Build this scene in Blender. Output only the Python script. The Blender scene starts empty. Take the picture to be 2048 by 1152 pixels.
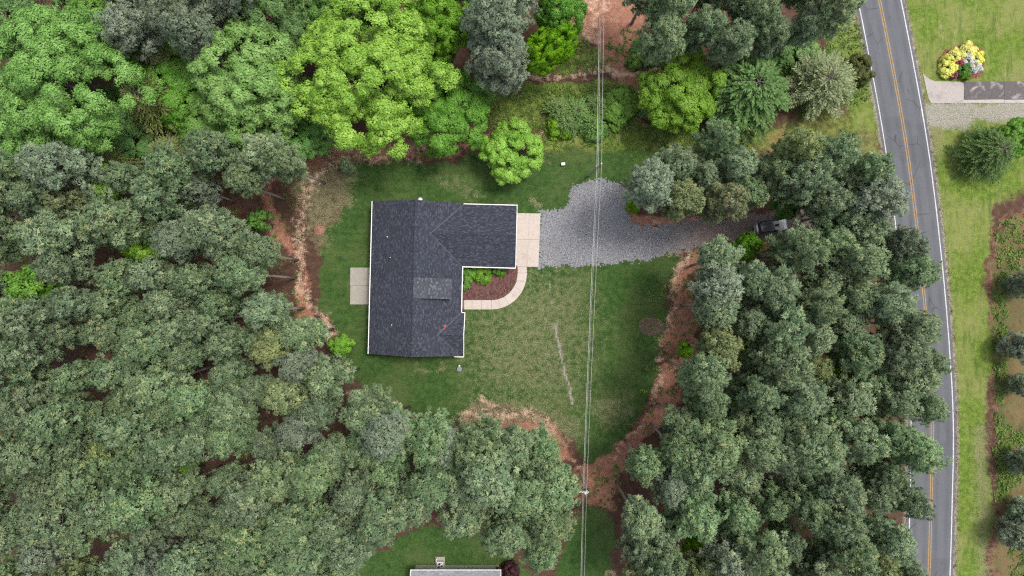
import bpy, bmesh, math, random
import numpy as np
from mathutils import Vector, Matrix

# ------------------------------------------------------------------ camera, sky, sun, exposure
scene = bpy.context.scene
COL = scene.collection
CAM_H = 99.0                 # metres above the lawn, looking straight down
PXM = 13.8                   # photograph pixels per metre at ground level
cam_d = bpy.data.cameras.new('camera')
cam_d.sensor_width = 36.0
cam_d.lens = 18.0 * CAM_H * PXM / 1024.0
cam_d.clip_end = 3000.0
cam = bpy.data.objects.new('camera', cam_d)
cam.location = (0, 0, CAM_H)
COL.objects.link(cam)
scene.camera = cam

SUN_EL, SUN_AZ = math.radians(67), math.radians(30)      # azimuth: counter-clockwise from +X
world = bpy.data.worlds.new('World')
scene.world = world
world.use_nodes = True
wn, wl = world.node_tree.nodes, world.node_tree.links
wn.clear()
sky_n = wn.new('ShaderNodeTexSky')
sky_n.sky_type = 'NISHITA'
sky_n.sun_disc = False
sky_n.sun_elevation = SUN_EL
sky_n.sun_rotation = math.pi / 2 - SUN_AZ
sky_n.air_density = 1.0
sky_n.dust_density = 4.0
sky_n.ozone_density = 1.0
hs = wn.new('ShaderNodeHueSaturation')                   # thin high cloud: a paler sky
hs.inputs['Saturation'].default_value = 0.42
bg = wn.new('ShaderNodeBackground')
bg.inputs['Strength'].default_value = 0.15
wo = wn.new('ShaderNodeOutputWorld')
wl.new(sky_n.outputs[0], hs.inputs['Color'])
wl.new(hs.outputs[0], bg.inputs['Color'])
wl.new(bg.outputs[0], wo.inputs['Surface'])

sun_d = bpy.data.lights.new('sun', 'SUN')
sun_d.energy = 1.35
sun_d.angle = math.radians(11)
sun_d.color = (1.0, 0.955, 0.89)
sun = bpy.data.objects.new('sun', sun_d)
sv = Vector((math.cos(SUN_AZ) * math.cos(SUN_EL), math.sin(SUN_AZ) * math.cos(SUN_EL), math.sin(SUN_EL)))
sun.rotation_euler = sv.to_track_quat('Z', 'Y').to_euler()
sun.location = sv * 150
COL.objects.link(sun)

vs = scene.view_settings
vs.view_transform = 'Standard'
vs.look = 'None'
vs.gamma = 1.0
vs.exposure = 0.92
vs.use_curve_mapping = False
scene.render.engine = 'CYCLES'
scene.cycles.max_bounces = 6
scene.cycles.diffuse_bounces = 3
scene.cycles.glossy_bounces = 2
scene.cycles.transmission_bounces = 3
scene.cycles.transparent_max_bounces = 6
scene.cycles.use_denoising = False
scene.cycles.pixel_filter_type = 'BLACKMAN_HARRIS'
scene.cycles.filter_width = 1.2

rng = np.random.default_rng(11)
random.seed(5)

# ------------------------------------------------------------------ helpers
def P(px, py, z=0.0):
    """photograph pixel -> point at height z (the camera looks straight down)"""
    k = (CAM_H - z) / CAM_H / PXM
    return Vector(((px - 1024.0) * k, (576.0 - py) * k, z))

def lin(r, g, b):
    f = lambda c: c / 12.92 if c <= 0.04045 else ((c + 0.055) / 1.055) ** 2.4
    return (f(r / 255), f(g / 255), f(b / 255), 1.0)

def tag(o, label=None, cat=None, group=None, kind=None):
    if label: o['label'] = label
    if cat: o['category'] = cat
    if group: o['group'] = group
    if kind: o['kind'] = kind
    return o

def empty(name, loc=(0, 0, 0), rz=0.0):
    o = bpy.data.objects.new(name, None)
    o.empty_display_size = 0.3
    o.location = loc
    o.rotation_euler = (0, 0, rz)
    COL.objects.link(o)
    return o

def link(name, me, mat=None, parent=None, loc=None):
    o = bpy.data.objects.new(name, me)
    if mat is not None and not me.materials:
        for m in (mat if isinstance(mat, (list, tuple)) else [mat]):
            me.materials.append(m)
    COL.objects.link(o)
    if parent is not None: o.parent = parent
    if loc is not None: o.location = loc
    return o

class MB:
    """collects faces; build() makes ONE mesh object"""
    def __init__(self): self.v, self.f, self.m, self.uv = [], [], [], []
    def face(self, pts, mi=0, uv=None):
        n = len(self.v)
        self.v += [tuple(p) for p in pts]
        self.f.append(tuple(range(n, n + len(pts))))
        self.m.append(mi)
        self.uv.append(uv)
    def box(self, a, b, mi=0, M=None):
        (x0, y0, z0), (x1, y1, z1) = a, b
        c = [Vector(p) for p in ((x0, y0, z0), (x1, y0, z0), (x1, y1, z0), (x0, y1, z0), (x0, y0, z1), (x1, y0, z1), (x1, y1, z1), (x0, y1, z1))]
        if M is not None: c = [M @ p for p in c]
        for q in ((3, 2, 1, 0), (4, 5, 6, 7), (0, 1, 5, 4), (1, 2, 6, 5), (2, 3, 7, 6), (3, 0, 4, 7)):
            self.face([c[i] for i in q], mi)
    def prism(self, poly, z0, z1, mi=0):
        n = len(poly)
        self.face([(p[0], p[1], z1) for p in poly], mi)
        self.face([(p[0], p[1], z0) for p in reversed(poly)], mi)
        for i in range(n):
            a, b = poly[i], poly[(i + 1) % n]
            self.face([(a[0], a[1], z0), (b[0], b[1], z0), (b[0], b[1], z1), (a[0], a[1], z1)], mi)
    def slab(self, top, th, mi=0, uvs=None):
        n = len(top)
        self.face(top, mi, uvs)
        low = [(p[0], p[1], p[2] - th) for p in top]
        self.face(list(reversed(low)), mi)
        for i in range(n):
            j = (i + 1) % n
            self.face([low[i], low[j], top[j], top[i]], mi)
    def tube(self, pts, rad, n=6, mi=0, cap=True):
        pts = [Vector(p) for p in pts]
        if not isinstance(rad, (list, tuple)): rad = [rad] * len(pts)
        rings = []
        for i, p in enumerate(pts):
            d = (pts[min(i + 1, len(pts) - 1)] - pts[max(i - 1, 0)]).normalized()
            ref = Vector((0, 0, 1)) if abs(d.z) < 0.9 else Vector((1, 0, 0))
            a = d.cross(ref).normalized(); b = d.cross(a)
            rings.append([p + (a * math.cos(t * 2 * math.pi / n) + b * math.sin(t * 2 * math.pi / n)) * rad[i] for t in range(n)])
        for i in range(len(rings) - 1):
            for t in range(n):
                u = (t + 1) % n
                self.face([rings[i][t], rings[i + 1][t], rings[i + 1][u], rings[i][u]], mi)
        if cap:
            self.face(rings[0], mi); self.face(list(reversed(rings[-1])), mi)
    def lathe(self, prof, n=16, mi=0, c=(0, 0)):
        R = [[(c[0] + r * math.cos(2 * math.pi * t / n), c[1] + r * math.sin(2 * math.pi * t / n), z) for t in range(n)] for r, z in prof]
        for i in range(len(R) - 1):
            for t in range(n):
                u = (t + 1) % n
                self.face([R[i][t], R[i][u], R[i + 1][u], R[i + 1][t]], mi)
        self.face(list(reversed(R[0])), mi); self.face(R[-1], mi)
    def mesh(self, name, smooth=False):
        me = bpy.data.meshes.new(name)
        me.from_pydata(self.v, [], self.f)
        me.polygons.foreach_set('material_index', self.m)
        if any(u is not None for u in self.uv):
            L = me.uv_layers.new(name='UVMap')
            flat = []
            for f, u in zip(self.f, self.uv):
                flat += [c for p in (u if u is not None else [(0, 0)] * len(f)) for c in p]
            L.data.foreach_set('uv', flat)
        bm = bmesh.new(); bm.from_mesh(me)
        bmesh.ops.remove_doubles(bm, verts=bm.verts, dist=1e-5)
        bmesh.ops.recalc_face_normals(bm, faces=bm.faces)
        bm.to_mesh(me); bm.free()
        if smooth: me.polygons.foreach_set('use_smooth', [True] * len(me.polygons))
        me.update()
        return me
    def build(self, name, mat, parent=None, loc=None, smooth=False):
        return link(name, self.mesh(name, smooth), mat, parent, loc)

def np_mesh(name, V, F, attrs=None, smooth=False):
    """fast mesh from numpy: V (n,3), F (m,k)"""
    me = bpy.data.meshes.new(name)
    V = np.ascontiguousarray(V, np.float32); F = np.ascontiguousarray(F, np.int32)
    m, k = F.shape
    me.vertices.add(len(V)); me.vertices.foreach_set('co', V.ravel())
    me.loops.add(m * k); me.loops.foreach_set('vertex_index', F.ravel())
    me.polygons.add(m)
    me.polygons.foreach_set('loop_start', np.arange(0, m * k, k, dtype=np.int32))
    if smooth: me.polygons.foreach_set('use_smooth', np.ones(m, bool))
    for nm, a in (attrs or {}).items():
        a = np.ascontiguousarray(a, np.float32)
        at = me.attributes.new(nm, 'FLOAT' if a.ndim == 1 else 'FLOAT_VECTOR', 'POINT')
        at.data.foreach_set('value' if a.ndim == 1 else 'vector', a.ravel())
    me.update(calc_edges=True)
    return me

# ------------------------------------------------------------------ materials
class G:
    """small node-graph writer"""
    def __init__(self, name):
        self.mat = bpy.data.materials.new(name); self.mat.use_nodes = True
        self.t = self.mat.node_tree; self.t.nodes.clear()
        self.out = self.t.nodes.new('ShaderNodeOutputMaterial')
    def n(self, typ, **kw):
        nd = self.t.nodes.new('ShaderNode' + typ)
        for k, v in kw.items(): setattr(nd, k, v)
        return nd
    def set(self, sock, v):
        if isinstance(v, bpy.types.NodeSocket): self.t.links.new(v, sock)
        elif v is not None: sock.default_value = v
    def math(self, op, a, b=None, clamp=False):
        nd = self.n('Math', operation=op, use_clamp=clamp)
        self.set(nd.inputs[0], a); self.set(nd.inputs[1], b)
        return nd.outputs[0]
    def mix(self, f, a, b, mode='MIX'):
        nd = self.n('Mix', data_type='RGBA', blend_type=mode)
        self.set(nd.inputs[0], f); self.set(nd.inputs[6], a); self.set(nd.inputs[7], b)
        return nd.outputs[2]
    def pos(self): return self.n('NewGeometry').outputs['Position']
    def obj(self): return self.n('TexCoord').outputs['Object']
    def noise(self, scale, detail=3.0, rough=0.55, vec=None, dist=0.0):
        nd = self.n('TexNoise')
        nd.inputs['Scale'].default_value = scale; nd.inputs['Detail'].default_value = detail
        nd.inputs['Roughness'].default_value = rough; nd.inputs['Distortion'].default_value = dist
        self.set(nd.inputs['Vector'], vec)
        return nd.outputs['Fac']
    def ramp(self, f, lo, hi):
        nd = self.n('MapRange', clamp=True)
        self.set(nd.inputs[0], f); nd.inputs[1].default_value = lo; nd.inputs[2].default_value = hi
        return nd.outputs[0]
    def attr(self, name): return self.n('Attribute', attribute_name=name).outputs['Fac']
    def scale(self, vec, s):
        nd = self.n('Mapping'); self.set(nd.inputs[0], vec); nd.inputs['Scale'].default_value = s
        return nd.outputs[0]
    def bsdf(self, color, rough=0.8, spec=0.2, metal=0.0, bump=None, bstr=0.3, bdist=0.05, alb=0.80):
        if alb != 1.0 and isinstance(color, bpy.types.NodeSocket): color = self.mix(1.0, color, (alb, alb, alb, 1), 'MULTIPLY')
        b = self.n('BsdfPrincipled')
        self.set(b.inputs['Base Color'], color); self.set(b.inputs['Roughness'], rough)
        b.inputs['Specular IOR Level'].default_value = spec; b.inputs['Metallic'].default_value = metal
        if bump is not None:
            bn = self.n('Bump'); bn.inputs['Strength'].default_value = bstr; bn.inputs['Distance'].default_value = bdist
            self.set(bn.inputs['Height'], bump); self.t.links.new(bn.outputs[0], b.inputs['Normal'])
        self.t.links.new(b.outputs[0], self.out.inputs[0])
        return b

def simple(name, c, rough=0.7, spec=0.3, metal=0.0, var=0.12, scale=6.0, bstr=0.1):
    g = G(name)
    f = g.noise(scale, 4, 0.6, g.obj())
    d = tuple(x * (1 - var) for x in c[:3]) + (1,); e = tuple(min(1, x * (1 + var)) for x in c[:3]) + (1,)
    g.bsdf(g.mix(g.ramp(f, 0.3, 0.7), d, e), rough, spec, metal, f, bstr, 0.01)
    return g.mat

def foliage(name, dark, light, rnd=0.22, trans=0.28, tip=None, rough=0.55):
    """leaf colour from the per-leaf 'tint' value, shifted a little per tree"""
    g = G(name)
    t = g.attr('tint')
    c = g.mix(t, dark, light)
    if tip is not None: c = g.mix(g.attr('tip'), c, tip)
    r = g.n('ObjectInfo').outputs['Random']
    hsv = g.n('HueSaturation')
    g.set(hsv.inputs['Color'], c)
    g.set(hsv.inputs['Value'], g.math('MULTIPLY_ADD', r, 2 * rnd) if False else g.math('ADD', g.math('MULTIPLY', r, 2 * rnd), 1 - rnd))
    r2 = g.math('FRACT', g.math('MULTIPLY', r, 7.31))
    g.set(hsv.inputs['Hue'], g.math('ADD', g.math('MULTIPLY', r2, 0.022), 0.488))
    r3 = g.math('FRACT', g.math('MULTIPLY', r, 13.7))
    g.set(hsv.inputs['Saturation'], g.math('ADD', g.math('MULTIPLY', r3, 0.2), 0.9))
    col = hsv.outputs[0]
    b = g.bsdf(col, rough, 0.25, alb=1.0)
    tr = g.n('BsdfTranslucent'); g.set(tr.inputs[0], col)
    vt = g.n('VectorTransform', vector_type='NORMAL', convert_from='OBJECT', convert_to='WORLD')   # rounded shading of each leaf cluster
    g.set(vt.inputs[0], g.n('Attribute', attribute_name='nrm').outputs['Vector'])
    g.t.links.new(vt.outputs[0], b.inputs['Normal'])
    mx = g.n('MixShader'); mx.inputs[0].default_value = trans
    g.t.links.new(b.outputs[0], mx.inputs[1]); g.t.links.new(tr.outputs[0], mx.inputs[2])
    g.t.links.new(mx.outputs[0], g.out.inputs[0])
    return g.mat

M = {}
M['bark'] = simple('pine_bark', (0.33, 0.29, 0.27, 1), 0.9, 0.1, var=0.35, scale=9)
M['bark_grey'] = simple('grey_bark', (0.19, 0.165, 0.14, 1), 0.9, 0.1, var=0.3, scale=9)
M['white'] = simple('white_paint', (0.78, 0.77, 0.74, 1), 0.5, 0.4, var=0.04)
M['siding'] = simple('pale_siding', (0.55, 0.53, 0.49, 1), 0.6, 0.3, var=0.06)
M['glass'] = simple('window_glass', (0.02, 0.025, 0.03, 1), 0.05, 0.6, var=0.1)
M['metal'] = simple('grey_metal', (0.42, 0.43, 0.44, 1), 0.45, 0.5, 0.3, var=0.1)
M['pale_metal'] = simple('pale_metal', (0.68, 0.69, 0.70, 1), 0.4, 0.5, 0.2, var=0.06)
M['black'] = simple('black_rubber', (0.015, 0.015, 0.016, 1), 0.7, 0.3, var=0.2)
M['wood_pole'] = simple('weathered_pole', (0.36, 0.33, 0.29, 1), 0.9, 0.1, var=0.3, scale=12)
M['wire'] = simple('aluminium_wire', (0.42, 0.42, 0.41, 1), 0.5, 0.4, 0.3, var=0.05)
M['cable'] = simple('dark_cable', (0.10, 0.10, 0.10, 1), 0.6, 0.3, var=0.1)
M['red_scrap'] = simple('red_scrap', (0.42, 0.09, 0.06, 1), 0.8, 0.2, var=0.2)
M['brick_red'] = simple('red_brick', (0.26, 0.12, 0.09, 1), 0.85, 0.2, var=0.25, scale=14)
M['lid'] = simple('grey_lid', (0.20, 0.22, 0.26, 1), 0.6, 0.3, var=0.08)
M['carpaint'] = simple('charcoal_paint', (0.12, 0.125, 0.145, 1), 0.28, 0.6, 0.3, var=0.08, bstr=0.0)
M['carsilver'] = simple('silver_paint', (0.36, 0.37, 0.39, 1), 0.3, 0.6, 0.4, var=0.05, bstr=0.0)
M['lamp_red'] = simple('tail_lens', (0.25, 0.02, 0.02, 1), 0.2, 0.5)
M['lamp_clear'] = simple('head_lens', (0.7, 0.7, 0.72, 1), 0.15, 0.6)

def ground_mat():
    g = G('ground')
    p = g.pos()
    fine = g.noise(6.5, 2, 0.7, p); mid = g.noise(1.3, 4, 0.65, p); big = g.noise(0.16, 4, 0.6, p)
    nz = g.math('ADD', g.math('MULTIPLY', fine, 0.45), g.math('MULTIPLY', mid, 0.55))
    speck = g.noise(3.2, 5, 0.8, p)
    blade = g.noise(11, 2, 0.8, p)
    def layer(name, amp=1.6, gain=2.2):
        a = g.attr(name)
        v = g.math('ADD', a, g.math('MULTIPLY', g.math('SUBTRACT', nz, 0.5), amp))
        v = g.math('ADD', g.math('MULTIPLY', g.math('SUBTRACT', v, 0.5), gain), 0.5, clamp=True)
        return g.math('MULTIPLY', v, g.ramp(a, 0.02, 0.12))
    # forest floor: pine straw over red clay
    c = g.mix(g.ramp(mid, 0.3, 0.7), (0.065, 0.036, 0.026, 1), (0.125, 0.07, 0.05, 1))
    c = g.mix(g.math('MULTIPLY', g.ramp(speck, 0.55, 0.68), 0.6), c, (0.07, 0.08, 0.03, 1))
    clay = g.mix(g.ramp(nz, 0.36, 0.64), (0.23, 0.102, 0.066, 1), (0.43, 0.225, 0.155, 1))
    c = g.mix(layer('clay'), c, clay)
    bri = g.mix(g.ramp(nz, 0.38, 0.64), (0.062, 0.115, 0.016, 1), (0.21, 0.28, 0.05, 1))
    bri = g.mix(g.math('MULTIPLY', g.ramp(big, 0.45, 0.6), 0.6), bri, (0.25, 0.25, 0.09, 1))
    stk = g.noise(0.9, 5, 0.7, g.scale(p, (1.2, 0.22, 1)))
    bri = g.mix(g.math('MULTIPLY', g.ramp(stk, 0.52, 0.66), 0.65), bri, (0.065, 0.115, 0.022, 1))
    bri = g.mix(g.math('MULTIPLY', g.ramp(g.noise(0.5, 5, 0.7, g.scale(p, (1.5, 0.4, 1))), 0.56, 0.7), 0.6), bri, (0.33, 0.29, 0.14, 1))
    bri = g.mix(g.math('MULTIPLY', g.ramp(blade, 0.47, 0.3), 0.55), bri, (0.05, 0.09, 0.015, 1))
    c = g.mix(layer('bright', 1.4), c, bri)
    lawn = g.mix(g.ramp(nz, 0.36, 0.66), (0.018, 0.052, 0.011, 1), (0.078, 0.148, 0.036, 1))
    lawn = g.mix(g.math('MULTIPLY', g.ramp(big, 0.45, 0.62), 0.5), lawn, (0.115, 0.145, 0.050, 1))
    mow = g.noise(1.0, 3, 0.6, g.scale(p, (0.12, 1.1, 1)))
    lawn = g.mix(g.math('MULTIPLY', g.ramp(mow, 0.5, 0.68), 0.4), lawn, (0.035, 0.065, 0.016, 1))
    lawn = g.mix(g.math('MULTIPLY', g.ramp(blade, 0.55, 0.7), 0.5), lawn, (0.14, 0.20, 0.070, 1))
    lawn = g.mix(g.math('MULTIPLY', g.ramp(blade, 0.45, 0.3), 0.5), lawn, (0.014, 0.032, 0.008, 1))
    c = g.mix(layer('lawn', 1.2, 3.0), c, lawn)
    dry = g.mix(g.ramp(fine, 0.35, 0.65), (0.095, 0.115, 0.045, 1), (0.29, 0.255, 0.15, 1))
    c = g.mix(g.math('MULTIPLY', layer('dry', 3.2, 1.5), 0.85), c, dry)
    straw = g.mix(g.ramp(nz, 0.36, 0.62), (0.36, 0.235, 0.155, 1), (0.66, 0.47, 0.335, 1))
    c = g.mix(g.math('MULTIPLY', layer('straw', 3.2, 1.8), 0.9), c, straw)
    peb = g.mix(g.ramp(fine, 0.35, 0.65), (0.20, 0.185, 0.155, 1), (0.39, 0.365, 0.315, 1))
    c = g.mix(layer('pebble', 1.8), c, peb)
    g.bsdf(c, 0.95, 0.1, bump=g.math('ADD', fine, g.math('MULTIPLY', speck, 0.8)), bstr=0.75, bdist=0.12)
    return g.mat

def gravel_mat():
    g = G('gravel')
    p = g.pos()
    v = g.n('TexVoronoi'); v.inputs['Scale'].default_value = 15.0; g.set(v.inputs['Vector'], p)
    r = g.n('SeparateColor'); g.set(r.inputs[0], v.outputs['Color'])
    c = g.mix(g.ramp(r.outputs[0], 0.1, 0.9), (0.13, 0.132, 0.145, 1), (0.37, 0.374, 0.395, 1))
    c = g.mix(g.math('MULTIPLY', g.ramp(g.noise(0.35, 4, 0.6, p), 0.5, 0.75), 0.45), c, (0.30, 0.27, 0.25, 1))
    mud_shade = g.math('ADD', g.attr('mud_shade'), g.math('MULTIPLY', g.math('SUBTRACT', g.noise(1.1, 5, 0.7, p), 0.5), 1.3), clamp=True)
    c = g.mix(g.math('MULTIPLY', mud_shade, 0.85), c, g.mix(g.ramp(g.noise(5, 3, 0.6, p), 0.3, 0.7), (0.085, 0.062, 0.055, 1), (0.215, 0.155, 0.132, 1)))  # muddy soil in the gravel, its colour darkened to carry the trees' shade
    g.bsdf(c, 0.95, 0.15, bump=v.outputs['Distance'], bstr=0.8, bdist=0.08)
    return g.mat

def asphalt_mat():
    g = G('asphalt')
    p = g.pos()
    n1 = g.noise(9, 3, 0.8, p); n2 = g.noise(0.5, 4, 0.6, g.scale(p, (1.6, 0.25, 1)))
    c = g.mix(g.ramp(n1, 0.3, 0.7), (0.092, 0.095, 0.106, 1), (0.150, 0.155, 0.170, 1))
    c = g.mix(g.math('MULTIPLY', g.ramp(n2, 0.45, 0.7), 0.5), c, (0.145, 0.147, 0.16, 1))
    tyre = g.math('COSINE', g.math('MULTIPLY', g.math('SUBTRACT', g.math('ABSOLUTE', g.attr('off')), 1.55), 4.2))
    tyre = g.math('MULTIPLY', g.ramp(tyre, 0.2, -1.0), g.ramp(g.noise(0.25, 4, 0.6, p), 0.3, 0.6))
    c = g.mix(g.math('MULTIPLY', tyre, 0.40), c, (0.068, 0.070, 0.078, 1))
    c = g.mix(g.math('MULTIPLY', g.ramp(g.noise(0.12, 2, 0.5, p), 0.58, 0.6), 0.35), c, (0.085, 0.087, 0.094, 1))
    wv = g.n('TexVoronoi', feature='DISTANCE_TO_EDGE'); wv.inputs['Scale'].default_value = 0.22
    g.set(wv.inputs['Vector'], g.scale(p, (1.0, 0.7, 1)))
    crack = g.math('MULTIPLY', g.math('SUBTRACT', 1.0, g.ramp(wv.outputs['Distance'], 0.0, 0.012)), g.ramp(g.noise(0.3, 3, 0.6, p), 0.5, 0.6))
    c = g.mix(g.math('MULTIPLY', crack, 0.8), c, (0.035, 0.035, 0.038, 1))
    g.bsdf(c, 0.9, 0.2, bump=n1, bstr=0.3, bdist=0.02)
    return g.mat

def paint_mat(name, col):
    g = G(name)
    p = g.pos()
    w = g.ramp(g.noise(2.6, 5, 0.75, p), 0.36, 0.62)
    g.bsdf(g.mix(w, tuple(x * 0.62 for x in col[:3]) + (1,), col), 0.8, 0.2)
    return g.mat

def concrete_mat(name, a, b, stain=(0.25, 0.2, 0.16, 1), s=0.35):
    g = G(name)
    p = g.pos()
    n1 = g.noise(4, 4, 0.7, p); n2 = g.noise(0.7, 5, 0.65, p, 0.6)
    c = g.mix(g.ramp(n1, 0.3, 0.7), a, b)
    c = g.mix(g.math('MULTIPLY', g.ramp(n2, 0.52, 0.72), s), c, stain)
    r = g.n('ObjectInfo').outputs['Random']
    hv = g.n('HueSaturation'); g.set(hv.inputs['Color'], c); g.set(hv.inputs['Value'], g.math('ADD', g.math('MULTIPLY', r, 0.10), 0.95))
    g.bsdf(hv.outputs[0], 0.9, 0.2, bump=n1, bstr=0.15, bdist=0.01)
    return g.mat

def shingle_mat(name, dark, light, pale, prob=0.84):
    """laminated tabs: UVs in metres, u along the eave, v up the slope"""
    g = G(name)
    uv = g.n('TexCoord').outputs['UV']
    s = g.n('SeparateXYZ'); g.set(s.inputs[0], uv)
    row = g.math('FLOOR', g.math('DIVIDE', s.outputs[1], 0.16))
    wr = g.n('TexWhiteNoise', noise_dimensions='1D'); g.set(wr.inputs['W'], row)
    u = g.math('ADD', g.math('DIVIDE', s.outputs[0], 0.30), g.math('MULTIPLY', wr.outputs[0], 9.0))
    cc = g.n('CombineXYZ'); g.set(cc.inputs[0], g.math('FLOOR', u)); g.set(cc.inputs[1], row)
    w = g.n('TexWhiteNoise', noise_dimensions='2D'); g.set(w.inputs['Vector'], cc.outputs[0])
    sp = g.n('SeparateColor'); g.set(sp.inputs[0], w.outputs['Color'])
    c = g.mix(sp.outputs[0], dark, light)
    c = g.mix(g.math('MULTIPLY', g.math('GREATER_THAN', sp.outputs[1], prob), sp.outputs[2]), c, pale)
    c = g.mix(g.math('MULTIPLY', g.ramp(g.noise(0.6, 4, 0.6, g.pos()), 0.4, 0.7), 0.2), c, light)
    fr = g.math('FRACT', g.math('DIVIDE', s.outputs[1], 0.16))
    h = g.math('ADD', g.math('SUBTRACT', 1.0, fr), g.math('MULTIPLY', sp.outputs[0], 0.4))
    g.bsdf(c, 0.92, 0.15, bump=h, bstr=0.5, bdist=0.02)
    return g.mat

def mulch_mat(name, a, b):
    g = G(name)
    p = g.pos()
    v = g.n('TexVoronoi'); v.inputs['Scale'].default_value = 5.5; g.set(v.inputs['Vector'], g.scale(p, (1, 0.6, 1)))
    r = g.n('SeparateColor'); g.set(r.inputs[0], v.outputs['Color'])
    c = g.mix(r.outputs[0], a, b)
    c = g.mix(g.ramp(g.noise(9, 3, 0.7, p), 0.58, 0.7), c, tuple(min(1, x * 1.9) for x in b[:3]) + (1,))
    g.bsdf(c, 0.95, 0.1, bump=r.outputs[0], bstr=0.8, bdist=0.06)
    return g.mat

M['ground'] = ground_mat(); M['gravel'] = gravel_mat(); M['asphalt'] = asphalt_mat()
M['line_white'] = paint_mat('white_line', (0.62, 0.62, 0.61, 1)); M['line_yellow'] = paint_mat('yellow_line', (0.40, 0.265, 0.12, 1))
M['concrete'] = concrete_mat('new_concrete', (0.46, 0.39, 0.345, 1), (0.57, 0.50, 0.445, 1), (0.36, 0.285, 0.23, 1), 0.5)
M['patio'] = concrete_mat('patio_concrete', (0.31, 0.28, 0.245, 1), (0.385, 0.355, 0.315, 1), (0.47, 0.435, 0.385, 1), 0.6)
M['old_concrete'] = concrete_mat('stained_concrete', (0.34, 0.30, 0.275, 1), (0.46, 0.42, 0.39, 1), (0.17, 0.145, 0.14, 1), 0.55)
M['dark_concrete'] = concrete_mat('dark_slab', (0.095, 0.083, 0.083, 1), (0.14, 0.125, 0.125, 1), (0.44, 0.41, 0.385, 1), 0.85)
M['shingle'] = shingle_mat('dark_shingles', (0.028, 0.031, 0.044, 1), (0.050, 0.055, 0.074, 1), (0.082, 0.089, 0.111, 1), 0.68)
M['shingle_grey'] = shingle_mat('grey_shingles', (0.20, 0.21, 0.225, 1), (0.27, 0.28, 0.295, 1), (0.36, 0.36, 0.37, 1))
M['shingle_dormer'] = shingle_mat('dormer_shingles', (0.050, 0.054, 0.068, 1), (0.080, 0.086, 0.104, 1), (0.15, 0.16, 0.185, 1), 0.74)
M['mulch'] = mulch_mat('brown_mulch', (0.075, 0.035, 0.032, 1), (0.165, 0.088, 0.078, 1))
M['mulch_red'] = mulch_mat('red_mulch', (0.15, 0.045, 0.035, 1), (0.27, 0.10, 0.08, 1))
M['straw_pile'] = mulch_mat('straw_pile', (0.095, 0.075, 0.048, 1), (0.17, 0.135, 0.095, 1))
M['clay_pile'] = mulch_mat('clay_pile', (0.24, 0.12, 0.085, 1), (0.36, 0.20, 0.15, 1))

# ------------------------------------------------------------------ masks in photograph pixels -> ground layers
def seg_dist(X, Y, pts, closed):
    d = np.full(X.shape, 1e9); n = len(pts)
    for i in range(n if closed else n - 1):
        ax, ay = pts[i]; bx, by = pts[(i + 1) % n]
        vx, vy = bx - ax, by - ay
        t = np.clip(((X - ax) * vx + (Y - ay) * vy) / (vx * vx + vy * vy + 1e-9), 0, 1)
        d = np.minimum(d, np.hypot(X - ax - t * vx, Y - ay - t * vy))
    return d

def inside(X, Y, pts):
    r = np.zeros(X.shape, bool); n = len(pts); j = n - 1
    for i in range(n):
        xi, yi = pts[i]; xj, yj = pts[j]
        c = ((yi > Y) != (yj > Y)) & (X < (xj - xi) * (Y - yi) / (yj - yi + 1e-9) + xi)
        r ^= c; j = i
    return r

def area(X, Y, pts, soft=14.0, k=1.0):
    d = seg_dist(X, Y, pts, True)
    return np.clip(0.5 + np.where(inside(X, Y, pts), d, -d) / soft, 0, 1) * k

def band(X, Y, pts, w, soft=14.0, k=1.0):
    return np.clip(0.5 + (w - seg_dist(X, Y, pts, False)) / soft, 0, 1) * k

ROAD = [(-260, 1702), (0, 1759), (66, 1772), (219, 1801), (317, 1817), (420, 1830), (452, 1834), (589, 1848), (624, 1851), (760, 1861), (850, 1865), (933, 1864), (964, 1863), (1152, 1858), (1420, 1842)]
def road_x(y):
    ys = np.array([a for a, b in ROAD], float); xs = np.array([b for a, b in ROAD], float)
    # smooth the hand-read points
    yy = np.linspace(-260, 1420, 85); xx = np.interp(yy, ys, xs)
    for _ in range(6): xx[1:-1] = (xx[:-2] + 2 * xx[1:-1] + xx[2:]) / 4
    return np.interp(y, yy, xx)

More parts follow.
